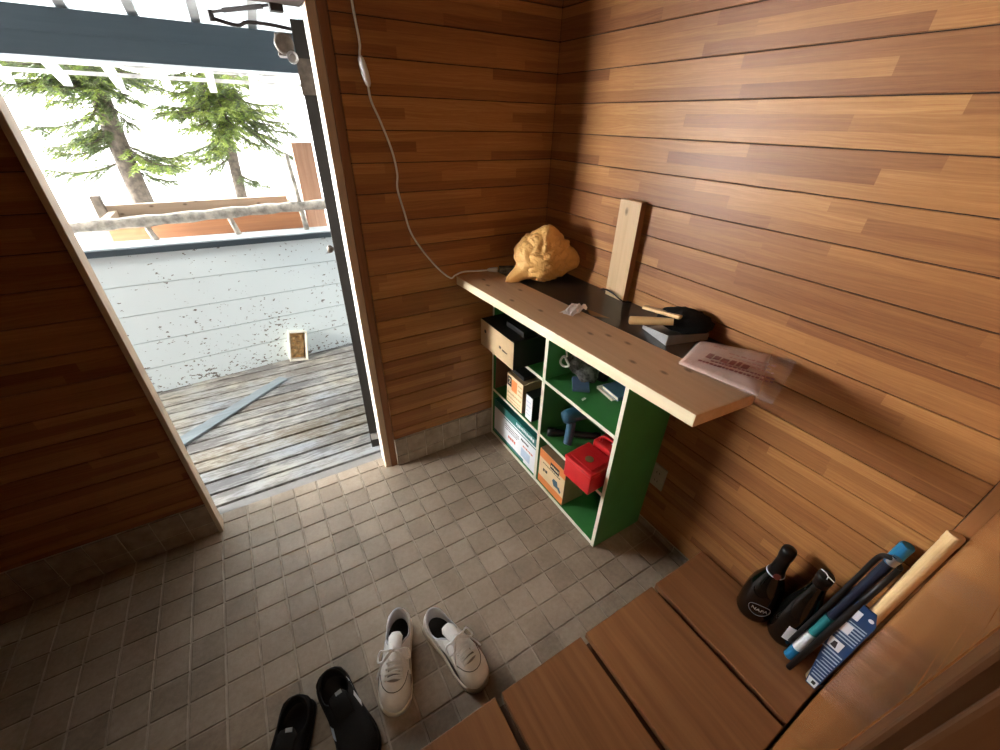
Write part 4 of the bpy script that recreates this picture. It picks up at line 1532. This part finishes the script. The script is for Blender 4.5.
# ------------------------------------------------------------------ on the step: bottles, pole, handle
def bottle(label, loc, rz, kind):
    t = root('bottle', label, 'bottle', loc, rz, 'dark bottles on the step')
    if kind == 0:
        prof = [(0.030, 0.0), (0.048, 0.003), (0.051, 0.012), (0.0515, 0.09), (0.050, 0.125), (0.045, 0.155), (0.035, 0.185), (0.024, 0.215), (0.019, 0.235), (0.0175, 0.26), (0.0165, 0.30)]
    else:
        prof = [(0.028, 0.0), (0.043, 0.003), (0.046, 0.012), (0.0465, 0.10), (0.045, 0.14), (0.040, 0.18), (0.031, 0.22), (0.024, 0.25), (0.0195, 0.28), (0.0185, 0.315)]
    b = MB(); b.lathe(prof, None, 32); b.build('glass', M['bottle'], t, smooth=True)
    if kind == 0:
        b = MB(); b.lathe([(0.0245, 0.216), (0.0200, 0.236), (0.0185, 0.262), (0.0180, 0.285), (0.0200, 0.292), (0.0205, 0.318), (0.0180, 0.327), (0.002, 0.329)], None, 24)
        b.build('foil', M['foil'], t, smooth=True)
        b = MB(); b.lathe([(0.0262, 0.2115), (0.0252, 0.2155), (0.0250, 0.2155), (0.026, 0.2115)], None, 24); b.build('foil_edge', M['lightprint'], t)
        # oval label with pale border and lettering
        def ov(b, sc, off):
            n = 28
            ring = []
            for k in range(n):
                a = 2 * PI * k / n
                th = PI + (0.62 * sc) * math.cos(a)
                z = 0.072 + 0.026 * sc * math.sin(a)
                rr = 0.0515 + off
                ring.append(Vector((rr * math.cos(th), rr * math.sin(th), z)))
            return ring
        b = MB(); b.tube(ov(b, 1.0, 0.0008), 0.0009, 6, closed=True); b.build('label_border', M['lightprint'], t)
        me = text('NAPA', 0.018, Matrix.Identity(4), M['white'], t, 'label_print')
        for v in me.data.vertices:
            th = PI + v.co.x / 0.052
            z = 0.072 + v.co.y
            r = 0.0522 + v.co.z
            v.co = Vector((r * math.cos(th), r * math.sin(th), z))
        b = MB()
        ringc = [Vector((-0.0255 + 0.0, 0.0, 0.228))]
        b.lathe([(0.010, 0), (0.010, 0.001), (0.007, 0.0014)], along((-0.0258, 0, 0.222), (-0.05, 0, 0.229)), 16)
        b.build('neck_badge', M['maroon'], t)
    else:
        b = MB(); b.lathe([(0.0200, 0.283), (0.0195, 0.300), (0.0215, 0.303), (0.0215, 0.322), (0.0185, 0.327), (0.002, 0.329)], None, 24); b.build('cap', M['foil'], t, smooth=True)
        b = MB(); b.tube(smoothpath([(-0.018, -0.012, 0.327), (-0.006, 0.0, 0.3305), (0.004, 0.003, 0.331), (0.016, 0.010, 0.3285)], 4), 0.0016, 5); b.tube([(-0.006, 0.0, 0.331), (-0.016, 0.006, 0.328)], 0.0015, 5); b.build('wire', M['white'], t)
        b = MB()
        n = 10
        outer = []
        for k in range(n):
            th0 = PI - 0.15 - 0.42 * k / n
            th1 = PI - 0.15 - 0.42 * (k + 1) / n
            r = 0.0470
            b.quad(*[Vector((r * math.cos(th), r * math.sin(th), z)) for th, z in ((th0, 0.045), (th1, 0.045), (th1, 0.11), (th0, 0.11))])
        b.build('label', M['white'], t)
    return t


bottle('wider dark bottle with a round lettered label, standing on the step by the wall', (-0.0560, -1.3985, 0.1455), math.radians(30), 0)
bottle('slimmer dark bottle with a white label edge, between the wide bottle and the blue pole', (-0.0500, -1.4965, 0.1455), math.radians(40), 1)

pl = root('blue_pole', 'blue-ended pole with pale and teal bands leaning on the right wall', 'pole', (-0.100, -1.542, 0.1455))
p0, p1 = Vector((0, 0, 0.004)), Vector((0.080, -0.034, 0.540))
MP = along(p0, p1)
LP = (p1 - p0).length
for (nm, z0, z1, r, mt) in (('end_cap', 0.0, 0.050, 0.0145, 'bluebright'), ('pale_band', 0.050, 0.135, 0.0150, 'white'), ('teal_band', 0.135, 0.225, 0.0150, 'tealband'), ('shaft', 0.225, LP - 0.07, 0.0125, 'shaftnavy'), ('end_cap', LP - 0.07, LP, 0.0150, 'bluebright')):
    b = MB(); b.lathe([(r * 0.85, z0), (r, z0 + 0.003), (r, z1 - 0.003), (r * 0.85, z1)], MP, 18); b.build(nm, M[mt], pl, smooth=False)
prints(MP @ Matrix.Translation((-0.0152, 0, 0)) @ Matrix.Rotation(-PI / 2, 4, 'Y'), [(0.07, 0.12, 0.0, 0.008, 0.010)], 0.0004, 3, 0.8, M['ink'], pl, 'print')

bp = root('black_strap_pole', 'thin black rod with a looped strap between the blue pole and the labelled wooden handle', 'rod', (-0.128, -1.568, 0.1455))
b = MB()
q0, q1 = Vector((-0.008, 0.008, 0.008)), Vector((0.083, -0.024, 0.485))
b.tube([q0, q0.lerp(q1, 0.3), q0.lerp(q1, 0.7), q1], [0.0075, 0.0085, 0.0085, 0.006], 12)
b.build('rod', M['black'], bp, smooth=True)
b = MB()
o0 = Vector((-0.128, -1.568, 0.1455))
sp = [q1, q1 + Vector((-0.004, 0.010, 0.014)), q1 + Vector((-0.010, 0.026, 0.020))]
for f_ in (0.86, 0.7, 0.5, 0.3, 0.1):
    sp.append(Vector((-0.100, -1.542, 0.1455)) - o0 + p0.lerp(p1, f_) + Vector((-0.004 - 0.006 * (1 - f_), 0.0205, 0.006)))
b.tube(smoothpath(sp, 6), 0.0068, 8)
b.build('strap', M['black'], bp, smooth=True)
b = MB(); b.lathe([(0.011, 0), (0.011, 0.022)], along(q1 + Vector((-0.008, 0.018, 0.004)), q1 + Vector((-0.004, 0.012, 0.04))), 12); b.build('buckle', M['steel'], bp)

sh = root('scraper_handle', 'long round wooden tool handle in a navy printed card, in the corner of the step', 'tool', (-0.112, -1.610, 0.1455))
h0, h1 = Vector((0.006, 0.0, 0.004)), Vector((0.094, -0.0115, 0.632))
MH = along(h0, h1)
LH = (h1 - h0).length
b = MB(); b.lathe([(0.0135, 0.0), (0.0155, 0.004), (0.0155, LH - 0.03), (0.0165, LH - 0.025), (0.0165, LH - 0.004), (0.0145, LH)], MH, 20); b.build('handle', M['handle'], sh, smooth=False)
dz = (h1 - h0).normalized()
MC = frame(h0 - Vector((0.0185, 0, 0)) + dz * 0.0, (0, 1, 0), dz)     # x across the card, y along the handle, z toward room
if MC.col[2][0] > 0:
    MC = frame(h0 - Vector((0.0185, 0, 0)), (0, -1, 0), dz)
sgn = 1 if MC.col[0][1] > 0 else -1
def card(b, pts, z0, z1):
    b.prism([(sgn * x, y_) for x, y_ in pts], z0, z1, MC)


b = MB(); card(b, [(-0.020, 0.0), (0.006, 0.0), (0.036, 0.20), (0.036, 0.345), (-0.008, 0.345), (-0.022, 0.310)], 0, 0.0012); b.build('card', M['navy'], sh)
for pts_ in ([(-0.018, 0.004), (0.004, 0.004), (0.008, 0.030), (-0.018, 0.030)], [(0.010, 0.290), (0.030, 0.290), (0.030, 0.322), (0.010, 0.322)],
             [(-0.004, 0.165), (0.025, 0.165), (0.030, 0.200), (-0.004, 0.200)], [(0.006, 0.235), (0.033, 0.235), (0.033, 0.268), (0.006, 0.268)]):
    b = MB(); card(b, pts_, 0.0013, 0.0018); b.build('white_panel', M['white'], sh)
b = MB(); b.lathe([(0.006, 0.0013), (0.006, 0.0018)], MC @ Matrix.Translation((sgn * -0.008, 0.318, 0)), 14); b.build('hang_hole', M['white'], sh)
b = MB(); card(b, [(0.006, 0.170), (0.020, 0.172), (0.018, 0.192), (0.010, 0.194)], 0.0019, 0.0022)
b.build('picture', M['ink'], sh)
b = MB()
card(b, [(-0.013, 0.012), (-0.004, 0.012), (-0.004, 0.024), (-0.013, 0.024)], 0.0019, 0.0022)
b.build('picture', M['ink'], sh)
R2 = random.Random(11)
for y_ in [0.040 + 0.0125 * k for k in range(10)] + [0.21 + 0.011 * k for k in range(7)]:
    xr = 0.004 + 0.19 * min(y_, 0.20)
    b = MB()
    card(b, [(-0.018, y_), (xr * R2.uniform(0.5, 0.95), y_), (xr * R2.uniform(0.3, 0.9), y_ + R2.uniform(0.003, 0.006)), (-0.018, y_ + R2.uniform(0.003, 0.006))], 0.0013, 0.0017)
    b.build('print', M['lightprint'], sh)

# ------------------------------------------------------------------ shoes
def shoe(label, loc, ang, mirror, style, group):
    """local x runs heel to toe"""
    t = root('sneaker' if style == 0 else 'slip_on_shoe', label, 'shoe', loc, ang, group)
    L, W = (0.288, 0.110) if style == 0 else (0.285, 0.122)
    tab_s = [0, .006, .022, .06, .14, .28, .45, .60, .72, .84, .93, .978, .994, 1.0]
    tab_o = [0, .15, .27, .37, .405, .405, .405, .455, .495, .475, .38, .23, .13, 0]
    tab_i = [0, .15, .27, .36, .385, .375, .355, .39, .435, .43, .35, .22, .12, 0]

    def itp(tab, s):
        for k in range(len(tab_s) - 1):
            if s <= tab_s[k + 1]:
                f = (s - tab_s[k]) / (tab_s[k + 1] - tab_s[k])
                return tab[k] * (1 - f) + tab[k + 1] * f
        return tab[-1]

    def outline(th, grow=0.0):
        s = (1 - math.cos(th)) / 2
        sd = math.sin(th)
        y = itp(tab_o, s) if sd >= 0 else -itp(tab_i, s)
        y = y * W * mirror
        x = s * L
        cx = L * 0.5
        return Vector((cx + (x - cx) * (1 + grow * 2 / L), y * (1 + grow * 2 / W), 0))

    ZS = 0.026 if style == 0 else 0.022
    cxx, hl, hw = (0.262 * L, 0.242 * L, 0.365 * W) if style == 0 else (0.235 * L, 0.215 * L, 0.35 * W)

    def collar(th):
        x = cxx - hl * math.cos(th)
        y = hw * math.sin(th) * mirror
        f = (x - (cxx - hl)) / (2 * hl)
        if style == 0:
            z = 0.092 - 0.030 * math.sin(PI * min(1, f * 1.25)) + 0.020 * max(0, f - 0.7) / 0.3
        else:
            z = 0.072 - 0.016 * math.sin(PI * min(1, f * 1.2)) + 0.010 * max(0, f - 0.7) / 0.3
        return Vector((x, y, z))

    tt = [0, .12, .25, .38, .5, .62, .74, .86, .95, 1.0]
    hh = [0, -.015, -.01, .03, .10, .22, .42, .68, .90, 1.0]
    gg = [0, .16, .33, .50, .63, .74, .84, .92, .98, 1.0]
    if style:
        gg = [0, .20, .40, .58, .72, .83, .91, .96, .99, 1.0]

    def surf(th, u, off=0.0):
        for k in range(len(tt) - 1):
            if u <= tt[k + 1]:
                f = (u - tt[k]) / (tt[k + 1] - tt[k])
                h = hh[k] * (1 - f) + hh[k + 1] * f
                g = gg[k] * (1 - f) + gg[k + 1] * f
                break
        o, c = outline(th, -0.003), collar(th)
        p = Vector((o.x + (c.x - o.x) * h, o.y + (c.y - o.y) * h, ZS + (c.z - ZS) * g))
        if off:
            e1 = surf(th + 0.03, u) - surf(th - 0.03, u)
            e2 = surf(th, min(1.0, u + 0.03)) - surf(th, max(0.0, u - 0.03))
            d = e1.cross(e2)
            if d.z < 0 or (abs(d.z) < 0.2 * d.length and d.y * p.y < 0):
                d = -d
            p = p + d.normalized() * off
        return p

    N = 64
    ths = [2 * PI * k / N for k in range(N)]
    mu = M['leather'] if style == 0 else M['knit']
    ms = M['leather_dirty'] if style == 0 else M['blackrubber']
    # sole
    b = MB()
    b.rings([[outline(a, -0.004) + Vector((0, 0, 0.001)) for a in ths], [outline(a, 0.001) + Vector((0, 0, 0.005)) for a in ths],
             [outline(a, 0.0015) + Vector((0, 0, ZS - 0.002)) for a in ths], [outline(a, -0.002) + Vector((0, 0, ZS + 0.001)) for a in ths]])
    b.build('sole', ms, t, smooth=True)
    # upper
    b = MB()
    us = [k / 24 for k in range(25)]
    b.rings([[surf(a, u) for a in ths] for u in us], False, False)
    up = b.build('upper', mu, t, smooth=True)
    # lining and insole
    b = MB()
    inner = []
    for f, zf in ((1.0, 0.0), (0.93, 0.004), (0.87, 0.0), (0.86, -0.5), (0.90, -1.0)):
        ring = []
        for a in ths:
            c = collar(a)
            ctr = Vector((cxx + 0.0, 0, 0))
            q = Vector((ctr.x + (c.x - ctr.x) * f, c.y * f, c.z))
            if zf > 0:
                q.z += zf
            elif zf < 0:
                q.z = c.z + zf * (c.z - ZS - 0.006)
            ring.append(q)
        inner.append(ring)
    b.rings(inner, False, False)
    b.build('lining', M['lining'] if style == 0 else M['knit'], t, smooth=True)
    b = MB()
    b.rings([inner[-1], [p + Vector((0, 0, -0.003)) for p in inner[-1]]])
    b.build('insole', M['insole'], t)
    # tongue
    b = MB()
    if style == 0:
        base = surf(PI, 0.80, 0.002)
        top = Vector((cxx + hl - 0.046, 0, 0.118))
        rows = []
        for k in range(9):
            f = k / 8
            c = base.lerp(top, f) + Vector((0, 0, 0.012 * math.sin(PI * f)))
            w = 0.019 + 0.004 * f - (0.009 if k == 8 else 0.0)
            d = (top - base).normalized()
            nrm = Vector((-d.z, 0, d.x))
            if nrm.z < 0:
                nrm = -nrm
            rows.append([c + Vector((0, w * math.cos(a), 0)) + nrm * 0.004 * math.sin(a) - nrm * 0.3 * w * math.cos(a) ** 2 for a in [2 * PI * q / 14 for q in range(14)]])
        b.rings(rows)
        b.build('tongue', M['leather'], t, smooth=True)
        # black side stripes
        for sgn_ in (1, -1):
            b = MB()
            n1, n2 = 5, 6
            g = [[surf(PI - sgn_ * (0.92 + 0.42 * i / n1 + 0.22 * j / n2), 0.14 + 0.66 * j / n2, 0.0016) for i in range(n1 + 1)] for j in range(n2 + 1)]
            vs = [[b.bm.verts.new(p) for p in r] for r in g]
            for j in range(n2):
                for i in range(n1):
                    b.bm.faces.new((vs[j][i], vs[j][i + 1], vs[j + 1][i + 1], vs[j + 1][i]))
            b.build('side_stripe', M['stripe'], t, smooth=True)
        # seam round the toe cap and the lacing panel
        b = MB()
        b.tube([surf(PI + a, 0.70 - 0.10 * math.cos(a * 1.5) , 0.0006) for a in [-0.85 + 1.7 * k / 20 for k in range(21)]], 0.0011, 5)
        b.build('seam', M['insole'], t)
        b = MB()
        g = [[surf(PI + (-0.62 + 1.24 * i / 14), 0.70 + 0.27 * j / 8, 0.0022) for i in range(15)] for j in range(9)]
        vs = [[b.bm.verts.new(p) for p in r] for r in g]
        for j in range(8):
            for i in range(14):
                if 0 < j and 4 <= i <= 9:
                    continue
                b.bm.faces.new((vs[j][i], vs[j][i + 1], vs[j + 1][i + 1], vs[j + 1][i]))
        b.build('lace_panel', M['leather'], t, smooth=True)
        b = MB()
        for k in range(6):
            u = 0.70 + 0.052 * k
            w0 = 0.42
            for s in (-1, 1):
                u2 = u + 0.03 * (s > 0)
                a, c = surf(PI - s * w0, u, 0.005), surf(PI + s * w0, min(1.0, u2), 0.005)
                mdl = (a + c) / 2 + Vector((0, 0, 0.011))
                b.tube(smoothpath([a, a.lerp(mdl, 0.6) + Vector((0, 0, 0.002)), mdl, c.lerp(mdl, 0.6) + Vector((0, 0, 0.002)), c], 3), 0.0034, 6)
        bt = MB()
        g = [[surf(PI + (-0.30 + 0.60 * i / 8), 0.71 + 0.25 * j / 6, 0.0030) for i in range(9)] for j in range(7)]
        vs = [[bt.bm.verts.new(p) for p in r] for r in g]
        for j in range(6):
            for i in range(8):
                bt.bm.faces.new((vs[j][i], vs[j][i + 1], vs[j + 1][i + 1], vs[j + 1][i]))
        bt.build('lace_shade', M['lace_shade'], t, smooth=True)  # dark grey patch painted as the shade between the laces
        kn = surf(PI, 0.97, 0.010) + Vector((0.004, 0, 0.014))
        for s in (-1, 1):
            lp = [kn, kn + Vector((0.006, s * 0.020, 0.008)), kn + Vector((0.0, s * 0.042, -0.004)), kn + Vector((0.022, s * 0.048, -0.016)), kn + Vector((0.026, s * 0.030, -0.006)), kn + Vector((0.004, s * 0.004, 0.002))]
            b.tube(smoothpath(lp, 5), 0.0032, 6)
            en = [kn, kn + Vector((0.018, s * 0.022, 0.004)), kn + Vector((0.040, s * 0.040, -0.016)), kn + Vector((0.060, s * 0.050, -0.035))]
            b.tube(smoothpath(en, 5), 0.0029, 6)
        b.lathe([(0.002, -0.006), (0.007, -0.003), (0.007, 0.004), (0.002, 0.007)], Matrix.Translation(kn), 10)
        b.build('lace', M['lace'], t, smooth=True)
    else:
        base = surf(PI, 0.90, 0.002)
        top = Vector((cxx + hl - 0.035, 0, 0.092))
        rows = []
        for k in range(7):
            f = k / 6
            c = base.lerp(top, f) + Vector((0, 0, 0.006 * math.sin(PI * f)))
            w = 0.024 + 0.004 * f - (0.010 if k == 6 else 0)
            rows.append([c + Vector((0.15 * w * math.cos(a) ** 2, w * math.cos(a), 0.003 * math.sin(a))) for a in [2 * PI * q / 12 for q in range(12)]])
        b.rings(rows)
        b.build('tongue', M['knit'], t, smooth=True)
        b = MB()
        b.box(-0.007, 0.007, -0.009, 0.009, 0, 0.001, frame(top + Vector((0.008, 0.006, 0.0045)), (1, 0, -0.5), (0, 1, 0)))
        b.build('tongue_tab', M['lightprint'], t)
        for (a0, a1, u0, u1, nm) in style_patches[label]:
            b = MB()
            g = [[surf(a0 + (a1 - a0) * i / 3, u0 + (u1 - u0) * j / 3, 0.0022) for i in range(4)] for j in range(4)]
            vs = [[b.bm.verts.new(p) for p in r] for r in g]
            for j in range(3):
                for i in range(3):
                    b.bm.faces.new((vs[j][i], vs[j][i + 1], vs[j + 1][i + 1], vs[j + 1][i]))
            b.build(nm, M['white'] if nm == 'white_tab' else M['lightprint'], t)
    return t


LB = 'black slip-on shoe with white side tabs, right of the black pair, nearest the white sneakers'
LA = 'plain black slip-on shoe, left of the black pair at the bottom edge'
style_patches = {LB: [(PI - 1.16, PI - 0.90, 0.78, 0.93, 'white_tab'), (PI - 1.82, PI - 1.68, 0.74, 0.98, 'white_tab'), (PI + 0.78, PI + 0.98, 0.70, 0.82, 'grey_tab')], LA: []}


def place(heel, toe, L, inset=0.004):
    h, q = Vector((heel[0], heel[1], 0)), Vector((toe[0], toe[1], 0))
    d = (q - h).normalized()
    c = (h + q) / 2
    p = c - d * L / 2
    return (p.x, p.y, 0.0006), math.atan2(d.y, d.x)


p, a = place((-1.088, -0.752), (-1.197, -1.022), 0.288)
shoe('white sneaker pointing straight down the photo, left of the white pair', p, a, -1, 0, 'white sneakers on the tiles')
p, a = place((-1.000, -0.818), (-0.935, -1.085), 0.288)
shoe('white sneaker turned outward to the right, right of the white pair', p, a, 1, 0, 'white sneakers on the tiles')
p, a = place((-1.347, -0.822), (-1.300, -1.090), 0.285)
shoe(LB, p, a, 1, 1, 'black shoes on the tiles')
p, a = place((-1.433, -0.842), (-1.530, -1.095), 0.280)
shoe(LA, p, a, -1, 1, 'black shoes on the tiles')
